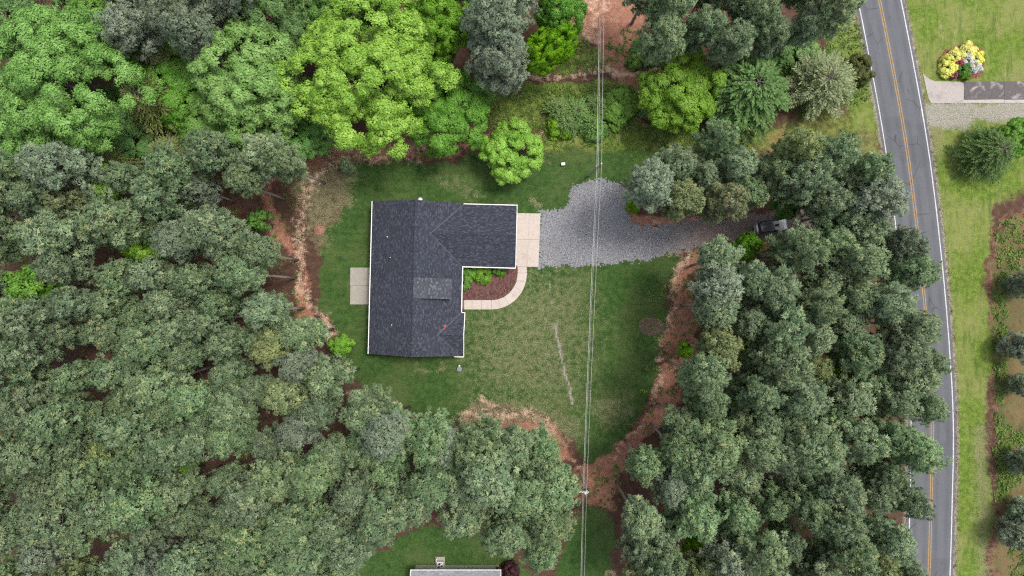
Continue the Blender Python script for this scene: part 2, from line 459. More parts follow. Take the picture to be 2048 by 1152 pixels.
LAWN = [(700, 330), (760, 332), (830, 325), (960, 312), (1100, 300), (1240, 300), (1330, 292), (1300, 340), (1262, 372), (1262, 440), (1300, 500), (1362, 510), (1348, 560), (1330, 610), (1330, 660), (1318, 705), (1312, 760), (1292, 806), (1255, 862), (1222, 910), (1185, 938), (1150, 890), (1100, 830), (1010, 808), (950, 806), (925, 845), (872, 842), (822, 812), (760, 795), (712, 765), (690, 715), (672, 660), (645, 610), (636, 530), (655, 470), (684, 420)]
def ground_layers(X, Y):
    rx = road_x(Y)
    def wave(s, k):                                          # smooth irregular warp so the edges wander
        return sum(np.sin(X * s * c + Y * s * d + k * e) for c, d, e in ((1, .37, 1.), (-.52, .9, 2.3), (.71, -.83, 4.1), (.23, 1.3, 5.2))) / 4
    w = np.maximum(np.clip((rx - 60 - X) / 20, 0, 1), np.clip((X - rx - 100) / 20, 0, 1) * 0.9); XU, YU = X + 2 * wave(.2, 4), Y
    X, Y = X + w * (13 * wave(.045, 1) + 7 * wave(.13, 2) + 4 * wave(.31, 3)), Y + w * (13 * wave(.043, 5) + 7 * wave(.12, 7) + 4 * wave(.33, 9))
    A, B = area, band
    mx = np.maximum.reduce
    lawn = mx([A(X, Y, LAWN, 20), A(X, Y, [(610, 1290), (690, 1140), (780, 1085), (860, 1052), (960, 1056), (1012, 1090), (1060, 1140), (1060, 1290)], 24),
               A(X, Y, [(1095, 1290), (1120, 1130), (1150, 1050), (1180, 1018), (1215, 1025), (1226, 1100), (1232, 1290)], 22),
               A(X, Y, [(1150, 520), (1150, 360), (1000, 330), (800, 330), (760, 420), (900, 600)], 10),
               B(X, Y, [(250, 300), (120, 300)], 20, 30, 0.6), A(X, Y, [(1968, 500), (1990, 455), (2020, 425), (2070, 400), (2140, 380), (2140, 1260), (1972, 1260), (1990, 900), (1974, 700)], 46, 0.53),
               B(X, Y, [(2003, 560), (2006, 640), (2000, 800), (2006, 900), (2004, 1000)], 10, 26, 0.75)])
    bright = mx([np.clip((X - rx - 46) / 14, 0, 1) * np.clip((1988 - X + 10 * np.sin(Y / 50.0)) / 20, 0, 1),
                 np.clip((X - rx - 46) / 14, 0, 1) * np.clip((430 - Y - (X - 1990) * 0.6) / 50, 0, 1),
                 A(X, Y, [(1035, 212), (1045, 178), (1110, 160), (1180, 166), (1245, 165), (1290, 172), (1280, 192), (1200, 200), (1110, 215)], 16, 0.95),
                 A(X, Y, [(1115, 150), (1130, 105), (1212, 100), (1212, 138)], 24, 0.8),
                 A(X, Y, [(1080, 275), (1200, 255), (1330, 250), (1390, 262), (1340, 298), (1240, 306), (1090, 305)], 24, 0.78),
                 A(X, Y, [(950, 165), (1040, 170), (1080, 200), (1080, 262), (1000, 250), (940, 240)], 22, 0.62),
                 A(X, Y, [(1400, 250), (1560, 240), (1620, 215), (1760, 210), (1775, 330), (1700, 330), (1580, 320), (1420, 320)], 40, 0.55),
                 A(X, Y, [(1660, 40), (1712, 40), (1746, 180), (1764, 270), (1700, 270), (1690, 180), (1650, 130)], 22, 0.9),
                 B(X, Y, [(15, 500), (50, 480)], 22, 24, 0.55)])
    dry = mx([A(X, Y, [(935, 640), (990, 625), (1060, 556), (1112, 545), (1165, 570), (1178, 650), (1168, 760), (1140, 830), (1040, 800), (960, 790), (935, 720)], 130, 0.52),
              A(X, Y, [(590, 360), (640, 330), (720, 330), (705, 400), (670, 450), (650, 500), (610, 470)], 30, 0.68),
              A(X, Y, [(930, 800), (1050, 790), (1150, 830), (1160, 890), (1080, 860), (930, 850)], 26, 0.6),
              A(X, Y, [(1180, 800), (1260, 790), (1270, 830), (1200, 870)], 34, 0.5), B(X, Y, [(880, 350), (960, 390)], 14, 30, 0.35), B(X, Y, [(1060, 408), (1078, 412)], 4, 8, 0.9),
              B(X, Y, [(960, 320), (1090, 312)], 10, 20, 0.55), B(X, Y, [(834, 735), (836, 748), (862, 750)], 3, 8, 0.8), B(X, Y, [(882, 728), (880, 745)], 3, 8, 0.8),
              B(X, Y, [(985, 626), (1035, 592), (1062, 550)], 7, 12, 0.5),
              B(X, Y, [(1960, 860), (1966, 1000), (1968, 1200)], 14, 22, 0.62), B(X, Y, [(1905, 900), (1915, 1200)], 8, 16, 0.5), B(X, Y, [(1880, 400), (1890, 500), (1900, 640)], 8, 14, 0.5),
              A(X, Y, [(1830, 225), (1860, 215), (1890, 250), (1880, 330)], 16, 0.6), B(X, Y, [(1980, 160), (2060, 150)], 6, 12, 0.5),
              B(X, Y, [(1745, 180), (1768, 290)], 7, 10, 0.6), B(X, Y, [(900, 1050), (960, 1058)], 9, 14, 0.7), B(X, Y, [(1140, 1060), (1165, 1020)], 6, 12, 0.7)])
    straw = mx([B(X, Y, [(690, 310), (640, 350), (606, 395), (596, 440)], 11, 20, 0.62), B(X, Y, [(604, 460), (592, 520), (600, 580), (640, 620), (660, 660), (672, 690)], 9, 18, 0.7),
                B(X, Y, [(705, 795), (740, 805), (790, 812), (830, 838)], 8, 14, 0.8), B(X, Y, [(930, 835), (990, 838), (1050, 828), (1100, 856)], 10, 20, 0.64),
                B(X, Y, [(955, 800), (990, 812)], 6, 12, 0.6),
                B(X, Y, [(1372, 508), (1350, 580), (1338, 640), (1322, 705), (1318, 760), (1300, 815)], 5, 12, 0.72), B(X, Y, [(1285, 838), (1240, 895), (1228, 925)], 4, 12, 0.6),
                B(X, Y, [(960, 156), (1050, 156), (1110, 150), (1160, 148)], 6, 10, 0.62), B(X, Y, [(1170, 150), (1215, 146), (1260, 150), (1320, 140), (1345, 138)], 6, 9, 0.86),
                A(X, Y, [(1150, -80), (1205, -80), (1208, 60), (1198, 92), (1160, 88), (1145, 40)], 22, 0.5), B(X, Y, [(660, 300), (720, 320), (840, 322)], 10, 18, 0.5), B(X, Y, [(780, 285), (830, 300), (920, 272), (960, 266)], 12, 20, 0.6),
                B(X, Y, [(1080, 268), (1120, 268)], 4, 10, 0.6), B(X, Y, [(1300, 448), (1345, 443)], 3, 8, 0.75), B(X, Y, [(1320, 512), (1385, 500)], 3, 9, 0.6),
                B(X, Y, [(1150, 920), (1165, 945)], 5, 10, 0.6), B(X, Y, [(1225, 1150), (1232, 1240)], 7, 14, 0.6), B(X, Y, [(1900, 130), (1885, 120), (1870, 150)], 1, 5, 0.5)])
    clay = mx([A(X, Y, [(1968, 500), (1990, 455), (2020, 425), (2070, 400), (2140, 380), (2140, 1260), (1972, 1260), (1990, 900), (1974, 700)], 46, 0.62), A(X, Y, [(1390, 500), (1430, 505), (1420, 560), (1400, 640), (1385, 720), (1360, 800), (1320, 850), (1270, 890), (1235, 960), (1230, 1020), (1130, 1000), (1140, 950), (1230, 900), (1290, 820), (1318, 740), (1340, 640), (1360, 540)], 16, 1.0),
               A(X, Y, [(1150, -100), (1290, -100), (1290, 60), (1260, 130), (1290, 180), (1290, 260), (1240, 260), (1240, 170), (1205, 135), (1190, 100), (1150, 60)], 26, 0.92),
               A(X, Y, [(1252, 372), (1268, 372), (1275, 430), (1340, 434), (1460, 425), (1460, 445), (1280, 456), (1254, 430)], 8, 1.0),
               A(X, Y, [(900, 850), (1110, 845), (1150, 920), (1060, 930), (900, 890)], 20, 0.9), A(X, Y, [(760, 830), (830, 850), (820, 880), (770, 870)], 16, 0.8),
               A(X, Y, [(540, 380), (620, 350), (700, 300), (640, 290), (520, 380), (540, 470), (600, 530), (590, 700), (640, 700), (620, 560)], 22, 0.85),
               A(X, Y, [(640, 320), (640, 280), (780, 260), (960, 250), (960, 300), (800, 330)], 18, 0.85),
               A(X, Y, [(1480, 480), (1540, 470), (1560, 500), (1490, 505)], 14, 0.9), A(X, Y, [(1530, 270), (1570, 250), (1580, 300), (1535, 310)], 16, 0.9),
               A(X, Y, [(2010, 700), (2060, 680), (2060, 830), (2030, 880), (2006, 800)], 40, 0.95), A(X, Y, [(2030, 430), (2100, 430), (2100, 560), (2035, 520)], 30, 0.85), A(X, Y, [(2000, 1020), (2030, 1020), (2040, 1240), (2000, 1240)], 18, 0.85),
               A(X, Y, [(1960, 255), (2060, 250), (2060, 340), (1990, 350), (1930, 320), (1935, 280)], 16, 0.7),
               A(X, Y, [(815, 1138), (1040, 1132), (1040, 1200), (815, 1200)], 8, 0.8)])
    pebble = mx([B(XU, YU, [(1098, 556), (1101, 580), (1104, 612)], 1.6, 7, 0.66), B(XU, YU, [(1110, 648), (1116, 680), (1122, 710), (1130, 745), (1140, 780), (1145, 808)], 1.9, 6, 1.15),
                 A(X, Y, [(1846, 205), (1900, 205), (2200, 200), (2200, 242), (1960, 248), (1900, 262), (1850, 250)], 14, 0.72),
                 np.clip(1 - np.abs(np.abs(X - rx) - 50) / 9, 0, 1) * 0.62 * (np.abs(Y - 400) > -1)])
    # the shoulder on the lawn side of the road is only broad up the hill
    straw = straw * np.clip(0.92 + 0.55 * wave(.06, 3.3), 0.45, 1); clay = clay * np.clip(1.0 + 0.35 * wave(.05, 6.1), 0.7, 1)
    return dict(lawn=lawn, bright=bright, dry=dry, straw=straw, clay=clay, pebble=pebble)

def make_ground():
    fx = np.arange(-86, 86.01, 0.3); fy = np.arange(-52, 52.01, 0.3)
    far = np.array([92, 105, 130, 170, 240, 350, 600, 1000.0])
    xs = np.concatenate([-far[::-1], fx, far]); ys = np.concatenate([-far[::-1], fy, far])
    gx, gy = np.meshgrid(xs, ys)
    L = ground_layers(gx * PXM + 1024.0, 576.0 - gy * PXM)
    nx, ny = len(xs), len(ys)
    z = np.zeros_like(gx)
    idx = np.arange(nx * ny).reshape(ny, nx)
    F = np.stack([idx[:-1, :-1], idx[:-1, 1:], idx[1:, 1:], idx[1:, :-1]], -1).reshape(-1, 4)
    me = np_mesh('ground', np.stack([gx, gy, z], -1).reshape(-1, 3), F, {k: v.ravel() for k, v in L.items()})
    tag(link('ground', me, M['ground']), 'lawn, dry grass, straw and red clay ground round the house', 'ground', kind='structure')
make_ground()

def patch(name, poly, z, mat, label, cat, step=0.2, rag=0.25, attr=None, dome=0.0):
    """ragged sheet: grid cells whose centre falls inside the outline"""
    pw = [P(*p) for p in poly]
    x0, x1 = min(p.x for p in pw) - 1, max(p.x for p in pw) + 1; y0, y1 = min(p.y for p in pw) - 1, max(p.y for p in pw) + 1
    xs = np.arange(x0, x1, step); ys = np.arange(y0, y1, step)
    gx, gy = np.meshgrid(xs, ys); nx, ny = len(xs), len(ys)
    cx, cy = gx[:-1, :-1] + step / 2, gy[:-1, :-1] + step / 2
    pp = [(p.x, p.y) for p in pw]
    d = seg_dist(cx, cy, pp, True); d = np.where(inside(cx, cy, pp), d, -d)
    w = np.sin(cx * 1.9 + 1.3 * np.sin(cy * 1.1)) * np.sin(cy * 2.3 + cx * 0.4) * rag + rng.normal(0, rag * 0.55, cx.shape)
    keep = (d + w) > 0
    idx = np.arange(nx * ny).reshape(ny, nx)
    F = np.stack([idx[:-1, :-1], idx[:-1, 1:], idx[1:, 1:], idx[1:, :-1]], -1)[keep]
    dv = seg_dist(gx, gy, pp, True) * inside(gx, gy, pp)
    zz = z + dome * np.clip(dv / 1.2, 0, 1) + (rng.random(gx.shape) * dome * 0.4 if dome else 0)
    at = {}
    if attr: at = {attr[0]: attr[1](gx * PXM + 1024, 576 - gy * PXM).ravel()}
    used = np.unique(F); rm = np.full(nx * ny, -1); rm[used] = np.arange(len(used))
    V = np.stack([gx, gy, zz + gx * 0], -1).reshape(-1, 3)[used]
    me = np_mesh(name, V, rm[F], {k: v[used] for k, v in at.items()})
    return tag(link(name, me, mat), label, cat, kind='structure')

GRAVEL = [(1079, 424), (1115, 417), (1132, 410), (1140, 385), (1152, 367), (1180, 362), (1200, 358), (1236, 364), (1250, 375), (1254, 400), (1255, 425), (1268, 445), (1290, 452), (1340, 446), (1400, 437), (1480, 430), (1540, 424), (1620, 414), (1700, 402), (1745, 384), (1768, 360), (1784, 380), (1794, 432), (1740, 440), (1680, 448), (1620, 472), (1560, 480), (1480, 480), (1420, 490), (1380, 498), (1330, 511), (1290, 520), (1200, 531), (1078, 534)]
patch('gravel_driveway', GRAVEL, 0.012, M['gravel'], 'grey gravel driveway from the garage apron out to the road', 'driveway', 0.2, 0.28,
      ('mud_shade', lambda X, Y: np.clip((X - 1300) / 110, 0, 1) * np.clip((1752 - X) / 30, 0, 1) * 1.0 + 0.30 * np.clip(1 - np.hypot(X - 1110, Y - 490) / 18, 0, 1)))
arc = [(983 + 52 * math.cos(t), 545 + 55 * math.sin(t)) for t in np.linspace(0, math.pi / 2, 12)]
patch('mulch_bed', [(918, 528), (1036, 530)] + arc + [(918, 600)], 0.03, M['mulch'], 'brown mulch bed between house front, garage and curved walkway', 'mulch bed', 0.2, 0.04, None, 0.09)
patch('flower_bed', [(1876, 140), (1880, 115), (1890, 100), (1915, 92), (1948, 88), (1966, 100), (1968, 130), (1960, 152), (1935, 160), (1900, 157)], 0.02, M['mulch_red'], 'red mulch flower bed beside the driveway across the road', 'flower bed', 0.2, 0.08, None, 0.1)

# ------------------------------------------------------------------ road with markings
def strip(name, offs, z, mat, parent=None, y0=-240, y1=1400, wob=0.0):
    yy = np.arange(y0, y1 + 1, 12.0); n = len(offs); V, A_ = [], []
    for y in yy:
        a, b = P(road_x(y), y), P(road_x(y + 6), y + 6)
        t = (b - a).normalized(); nrm = Vector((-t.y, t.x, 0))
        for k, o in enumerate(offs):
            q = a + nrm * (o + (random.uniform(-wob, wob) if k in (0, n - 1) else 0)); V.append((q.x, q.y, z)); A_.append(o)
    idx = np.arange(len(V)).reshape(len(yy), n)
    F = np.stack([idx[:-1, :-1], idx[1:, :-1], idx[1:, 1:], idx[:-1, 1:]], -1).reshape(-1, 4)
    me = np_mesh(name, np.array(V), F, {'off': np.array(A_)})
    if me.polygons[0].normal.z < 0: me.flip_normals()
    return link(name, me, mat, parent)
road = tag(strip('road', np.linspace(-3.38, 3.42, 35), 0.02, M['asphalt'], wob=0.06), 'two-lane asphalt road with double yellow centre line', 'road', kind='structure')
for a, b, m in ((-3.12, -2.98, 'line_white'), (2.98, 3.14, 'line_white'), (-0.22, -0.08, 'line_yellow'), (0.08, 0.22, 'line_yellow')):
    strip('road_line', (a, b), 0.026, M[m], road, wob=0.012)

# ------------------------------------------------------------------ concrete: apron, walkway, patio, neighbour's drive
def slab_obj(poly, z0, z1, mat, parent, gap=0.02, name='slab'):
    pw = [P(*p) for p in poly]; c = sum(pw, Vector()) / len(pw)
    pw = [p + (c - p).normalized() * gap for p in pw]
    b = MB(); b.prism([(p.x, p.y) for p in pw], z0, z1)
    return b.build(name, mat, parent)
apron = tag(empty('garage_apron'), 'pale concrete apron in front of the garage', 'driveway', kind='structure')
for i in range(2):
    for j in range(2):
        q = lambda u, v: (1028 + 53 * u - 4 * v, 426 + 107 * v + 1 * u)
        us, vv = (0, 0.58, 1), (0, 0.49, 1)
        slab_obj([q(us[i], vv[j]), q(us[i + 1], vv[j]), q(us[i + 1], vv[j + 1]), q(us[i], vv[j + 1])], -0.05, 0.06, M['concrete'], apron, 0.012)
walk = tag(empty('walkway'), 'curved pale concrete walkway round the mulch bed', 'walkway', kind='structure')
slab_obj([(1035, 533.5), (1053.5, 533.5), (1054, 546), (1035, 546)], -0.05, 0.055, M['concrete'], walk)
for a, b in zip(np.linspace(0, math.pi / 2, 7)[:-1], np.linspace(0, math.pi / 2, 7)[1:]):
    ts = np.linspace(a, b, 5)
    slab_obj([(983 + 71 * math.cos(t), 546 + 73 * math.sin(t)) for t in ts] + [(983 + 52 * math.cos(t), 546 + 54 * math.sin(t)) for t in reversed(ts)], -0.05, 0.055, M['concrete'], walk, 0.016)
for a, b in ((928, 944), (944, 963), (963, 983)):
    slab_obj([(a, 600), (b, 600), (b, 619), (a, 619)], -0.05, 0.055, M['concrete'], walk)
slab_obj([(918, 600), (927.5, 600), (927.5, 618), (918, 618)], -0.05, 0.10, M['brick_red'], walk, name='brick_step')
patio = tag(empty('patio'), 'square concrete patio of four slabs behind the house', 'patio', kind='structure')
for (x0, x1) in ((700, 728), (728, 752)):
    for (y0, y1) in ((535, 571), (571, 609)):
        slab_obj([(x0 + 1, y0), (x1 + 1, y0), (x1, y1), (x0, y1)], -0.05, 0.07, M['patio'], patio)
ndrive = tag(empty('side_driveway'), 'stained concrete slab driveway across the road', 'driveway', kind='structure')
slab_obj([(1845, 146), (1858, 158), (1868, 162), (1927, 164), (1929, 206), (1862, 207), (1856, 196)], -0.05, 0.045, M['old_concrete'], ndrive)
xs_ = [1927, 2008, 2090, 2172]
for i in range(3):
    slab_obj([(xs_[i], 164 - i), (xs_[i + 1], 162), (xs_[i + 1], 198), (xs_[i], 199)], -0.05, 0.045, M['dark_concrete'], ndrive)
    slab_obj([(xs_[i], 200), (xs_[i + 1], 199), (xs_[i + 1], 206), (xs_[i], 206)], -0.05, 0.043, M['old_concrete'], ndrive)

# ------------------------------------------------------------------ the house
HZ = math.radians(-1.5)
house = tag(empty('house', (-13.47, 1.32, 0), HZ), 'L-shaped house with dark charcoal shingle roof and white gutters', 'house')
EZ, SL = 2.9, 2.8 / 6.43          # eave height, roof slope
X0, Y0 = 6.43, 10.75
RZ = EZ + X0 * SL
roof = MB()
def plane(pts, udir, th=0.12):
    n = (Vector(pts[1]) - Vector(pts[0])).cross(Vector(pts[2]) - Vector(pts[0])).normalized()
    u = Vector(udir); v = n.cross(u)
    if v.z < 0: v = -v
    roof.slab(pts, th, 0, [(Vector(p).dot(u), Vector(p).dot(v)) for p in pts])
plane([(-X0, -Y0, EZ), (0, -Y0, RZ), (0, Y0, RZ), (-X0, Y0, EZ)], (0, 1, 0))
plane([(0, -Y0, RZ), (X0, -Y0, EZ), (X0, Y0, EZ), (0, Y0, RZ)], (0, 1, 0))
def cross_gable(y0, y1, xe):
    ym, hs_ = (y0 + y1) / 2, (y1 - y0) / 2
    zr = EZ + hs_ * SL; xv = X0 * (1 - (zr - EZ) / (RZ - EZ)); e = 0.015
    plane([(xv, ym, zr + e), (X0, y0, EZ + e), (xe, y0, EZ + e), (xe, ym, zr + e)], (1, 0, 0))
    plane([(xv, ym, zr + e), (xe, ym, zr + e), (xe, y1, EZ + e), (X0, y1, EZ + e)], (1, 0, 0))
    return ym, zr, xv
gy_, gz_, gxv = cross_gable(1.90, 10.63, 13.87)
by_, bz_, bxv = cross_gable(-10.72, -4.67, 6.92)
roof.v = [(x, y, z) for x, y, z in roof.v]
rf = roof.build('roof', M['shingle'], house)
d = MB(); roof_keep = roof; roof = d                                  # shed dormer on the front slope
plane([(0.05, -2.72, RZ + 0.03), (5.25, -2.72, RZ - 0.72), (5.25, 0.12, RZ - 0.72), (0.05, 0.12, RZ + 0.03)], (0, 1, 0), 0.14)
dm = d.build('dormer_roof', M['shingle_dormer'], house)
b = MB(); b.box((1.4, -2.55, 3.2), (5.0, -0.05, RZ - 0.86)); b.build('dormer_wall', M['siding'], house)
def cap(name, pts, w=0.16):
    b = MB()
    for p, q in zip(pts[:-1], pts[1:]):
        p, q = Vector(p), Vector(q); n = max(2, int((q - p).length / 0.3)); t = (q - p).normalized(); s = t.cross(Vector((0, 0, 1))).normalized() * w
        for i in range(n):
            a, c = p + (q - p) * i / n, p + (q - p) * (i + 1.08) / n
            up = Vector((0, 0, 0.035 + 0.012 * (i % 2))); dn = Vector((0, 0, -w * SL + 0.02))
            b.face([a + up, c + up, c + s + dn, a + s + dn], 0, [(i, 0), (i + .7, 0), (i + .7, .15), (i, .15)])
            b.face([c + up, a + up, a - s + dn, c - s + dn], 0, [(i + 50, 0), (i + 50.7, 0), (i + 50.7, .15), (i + 50, .15)])
    b.build(name, M['shingle'], rf)
cap('ridge_cap', [(0, -Y0, RZ), (0, Y0, RZ)])
cap('ridge_cap', [(gxv, gy_, gz_), (13.87, gy_, gz_)])
cap('ridge_cap', [(bxv, by_, bz_), (6.92, by_, bz_)])
def bar(name, a, c, w, h, mat='white', parent=None):
    parent = parent or house
    a, c = Vector(a), Vector(c); t = (c - a).normalized(); s = t.cross(Vector((0, 0, 1))).normalized() * w / 2; u = Vector((0, 0, h / 2))
    b = MB(); r0 = [a - s - u, a + s - u, a + s + u, a - s + u]; r1 = [p + (c - a) for p in r0]
    b.face(r0); b.face(list(reversed(r1)))
    for i in range(4): b.face([r0[i], r1[i], r1[(i + 1) % 4], r0[(i + 1) % 4]])
    return b.build(name, M[mat], parent)
g_ = 0.065
M['valley'] = simple('valley_flashing', (0.075, 0.08, 0.095, 1), 0.6, 0.3, 0.2)
for y0, y1, zr, xv in ((1.90, 10.63, gz_, gxv), (-10.72, -4.67, bz_, bxv)):
    for yy in (y0, y1): bar('valley_flashing', (xv, (y0 + y1) / 2, zr + 0.01), (X0 - 0.02, yy + (0.02 if yy == y0 else -0.02), EZ + 0.01), 0.10, 0.05, 'valley')
bar('gutter', (-X0 - g_, -Y0, EZ - 0.05), (-X0 - g_, Y0, EZ - 0.05), 0.12, 0.14)
bar('gutter', (X0 + g_, -4.60, EZ - 0.05), (X0 + g_, 1.90, EZ - 0.05), 0.13, 0.14)
bar('gutter', (X0 + 0.14, 1.90 - g_, EZ - 0.05), (13.87, 1.90 - g_, EZ - 0.05), 0.13, 0.14)
bar('gutter', (X0 - 0.1, 10.63 + g_, EZ - 0.05), (13.87, 10.63 + g_, EZ - 0.05), 0.12, 0.14)
bar('gutter', (5.6, -10.72 - g_ - 0.06, EZ - 0.05), (6.92, -10.72 - g_ - 0.06, EZ - 0.05), 0.12, 0.14)
bar('gutter', (X0 + 0.14, -4.67 + g_, EZ - 0.05), (6.92, -4.67 + g_, EZ - 0.05), 0.12, 0.14)
for y0, y1, zz, xe in ((1.9 - 0.13, gy_, gz_, 13.87), (10.63 + 0.13, gy_, gz_, 13.87), (-10.72 - 0.13, by_, bz_, 6.92), (-4.67 + 0.1, by_, bz_, 6.92)):
    bar('rake_board', (xe + 0.055, y0, EZ - 0.04), (xe + 0.055, y1, zz - 0.04), 0.10, 0.2)
def wall_prism(name, prof, a, c, axis):
    b = MB()
    f = (lambda s, t, z: (t, s, z)) if axis == 'y' else (lambda s, t, z: (s, t, z))
    r0 = [f(a, t, z) for t, z in prof]; r1 = [f(c, t, z) for t, z in prof]
    b.face(r0); b.face(list(reversed(r1)))
    for i in range(len(prof)):
        j = (i + 1) % len(prof); b.face([r0[i], r0[j], r1[j], r1[i]])
    return b.build(name, M['siding'], house)
tz = lambda hw, zr: zr - hw * SL - 0.14
wall_prism('wall', [(-6.0, 0), (6.0, 0), (6.0, tz(6.0, RZ)), (0, RZ - 0.14), (-6.0, tz(6.0, RZ))], -10.4, 10.4, 'y')
wall_prism('garage_wall', [(2.3, 0), (10.22, 0), (10.22, tz(3.96, gz_)), (gy_, gz_ - 0.14), (2.3, tz(3.96, gz_))], 5.9, 13.5, 'x')
wall_prism('bay_wall', [(-10.3, 0), (-5.1, 0), (-5.1, tz(2.6, bz_)), (by_, bz_ - 0.14), (-10.3, tz(2.6, bz_))], 5.9, 6.5, 'x')
gd = MB(); gd.box((13.5, 3.7, 0.06), (13.53, 8.8, 2.3)); gdo = gd.build('garage_door', M['white'], house)
for k in range(4):
    for j in range(4):
        b = MB(); b.box((13.53, 3.78 + j * 1.26, 0.12 + k * 0.55), (13.548, 4.95 + j * 1.26, 0.57 + k * 0.55)); b.build('panel', M['white'], gdo)
def window(x, y, w, h, z, axis='x', s=1):
    b = MB(); b.box(*(((x, y - w / 2, z), (x + 0.05 * s, y + w / 2, z + h)) if axis == 'x' else ((y - w / 2, x, z), (y + w / 2, x + 0.05 * s, z + h))))
    o = b.build('window', M['white'], house)
    for k in (0, 1):
        lo, hi = z + 0.06 + k * (h / 2 - 0.02), z + h / 2 - 0.02 + k * (h / 2 - 0.04)
        b = MB(); b.box(*(((x + 0.05 * s, y - w / 2 + 0.06, lo), (x + 0.06 * s, y + w / 2 - 0.06, hi)) if axis == 'x' else ((y - w / 2 + 0.06, x + 0.05 * s, lo), (y + w / 2 - 0.06, x + 0.06 * s, hi))))
        b.build('pane', M['glass'], o)
window(6.5, by_, 1.7, 1.5, 0.8); window(6.0, -3.9, 0.9, 1.5, 0.8); window(6.0, 0.6, 1.5, 1.5, 0.8)
for y in (-8, -4.5, 4.5, 8): window(-6.0, y, 1.4, 1.5, 0.8, 'x', -1)
for x in (-3, 3): window(-10.4, x, 1.2, 1.5, 0.8, 'y', -1); window(10.4, x, 1.2, 1.5, 0.8, 'y', 1)
b = MB(); b.box((6.0, -2.7, 0.1), (6.05, -1.7, 2.15)); dd = b.build('front_door', M['brick_red'], house)
b = MB(); b.box((6.05, -1.82, 1.0), (6.11, -1.78, 1.12)); b.build('door_handle', M['metal'], dd)
b = MB(); b.box((-6.05, -0.6, 0.1), (-6.0, 1.3, 2.15)); b.build('patio_door', M['glass'], house)
hm = Matrix.Translation((-13.47, 1.32, 0)) @ Matrix.Rotation(HZ, 4, 'Z'); hmi = hm.inverted()
def on_west_slope(px, py):
    z = 4.0
    for _ in range(4):
        q = hmi @ P(px, py, z); z = RZ - abs(q.x) * SL
    return hmi @ P(px, py, z)
for px, py, r in ((775, 474, 0.075), (781, 515, 0.06), (784, 650, 0.065)):
    q = on_west_slope(px, py); b = MB()
    b.lathe([(r, q.z - 0.1), (r, q.z + 0.28), (r * 0.7, q.z + 0.30)], 10, 0, (q.x, q.y)); v_ = b.build('vent_pipe', M['white'], house)
    b = MB(); b.lathe([(r * 2.2, q.z - 0.02), (r * 1.4, q.z + 0.07)], 10, 0, (q.x, q.y)); b.build('flashing', M['black'], v_)
q = hmi @ P(839, 399.5, 5.2); b = MB()
b.lathe([(0.34, 4.7), (0.36, 4.95), (0.30, 5.12), (0.18, 5.22), (0.05, 5.26)], 14, 0, (q.x + 0.05, q.y + 0.02)); b.build('vent_hood', M['pale_metal'], house)
q = on_west_slope(891, 655); b = MB()
for k in range(5):
    dx, dy = random.uniform(-.22, .22), random.uniform(-.35, .35)
    pts = [(q.x + dx + s * 0.16, q.y + dy + t * 0.2 + s * 0.1, RZ - (q.x + dx + s * 0.16) * SL + 0.03 + 0.02 * k) for s, t in ((-.5, -.6), (.6, -.3), (.4, .6), (-.6, .5))]
    b.slab(pts, 0.02)
b.build('red_scrap', M['red_scrap'], house)

# neighbour's house at the lower edge: only its roof edge shows
nh = tag(empty('neighbour_house', P(912, 1290), 0), 'grey-shingled neighbouring house with white gutters', 'house')
no = P(912, 1290)
e0, e1 = P(822, 1141, 2.9), P(1001, 1139, 2.9)
w_ = e1.x - e0.x; xl, xr = e0.x - no.x, e1.x - no.x; yt = e0.y - no.y
roof = MB()
plane([(xl, yt, 2.9), (xr, yt, 2.9), (xr, yt - 5.2, 5.1), (xl, yt - 5.2, 5.1)], (1, 0, 0))
plane([(xl, yt - 5.2, 5.1), (xr, yt - 5.2, 5.1), (xr, yt - 10.4, 2.9), (xl, yt - 10.4, 2.9)], (1, 0, 0))
roof.build('roof', M['shingle_grey'], nh)
b = MB(); b.box((xl + 0.3, yt - 10, 0), (xr - 0.3, yt - 0.4, 2.6)); b.build('wall', M['siding'], nh)
bar('gutter', (xl, yt + 0.07, 2.84), (xr, yt + 0.07, 2.84), 0.12, 0.14, 'pale_metal', nh)
for xx in (xl - 0.05, xr + 0.05): bar('rake_board', (xx, yt + 0.13, 2.86), (xx, yt - 5.2, 5.06), 0.09, 0.2, 'white', nh)

# ------------------------------------------------------------------ small things in the yard
p = P(880, 1131, 0.8); ac = tag(empty('condenser_unit', (p.x, p.y, 0)), 'square grey condenser unit with fan beside the grey-roofed house', 'condenser')
b = MB(); b.box((-0.75, -0.62, 0), (0.62, 0.95, 0.09)); b.build('pad', M['patio'], ac)
bm = MB(); bm.box((-0.5, -0.55, 0.09), (0.5, 0.5, 0.86)); bo = bm.build('cabinet', M['pale_metal'], ac)
md = bo.modifiers.new('bevel', 'BEVEL'); md.width = 0.08; md.segments = 2
b = MB(); b.lathe([(0.41, 0.855), (0.41, 0.868)], 24, 0, (0, -0.03)); fo = b.build('fan_opening', M['black'], ac)
for k in range(3):
    a0 = k * 2.094 + 0.5; b = MB()
    b.slab([(0.05 * math.cos(a0), 0.05 * math.sin(a0) - 0.03, 0.885)] + [(0.38 * math.cos(a0 + t), 0.38 * math.sin(a0 + t) - 0.03, 0.885 + t * 0.03) for t in (0, 0.3, 0.6, 0.85)], 0.01); b.build('fan_blade', M['metal'] if k else M['white'], fo)
b = MB(); b.lathe([(0.1, 0.868), (0.1, 0.93), (0.05, 0.95)], 12, 0, (0, -0.03)); b.build('fan_hub', M['metal'], fo)
b = MB(); b.box((-0.62, 0.3, 0.09), (-0.52, 0.9, 0.6)); b.build('pipe_cover', M['white'], ac)

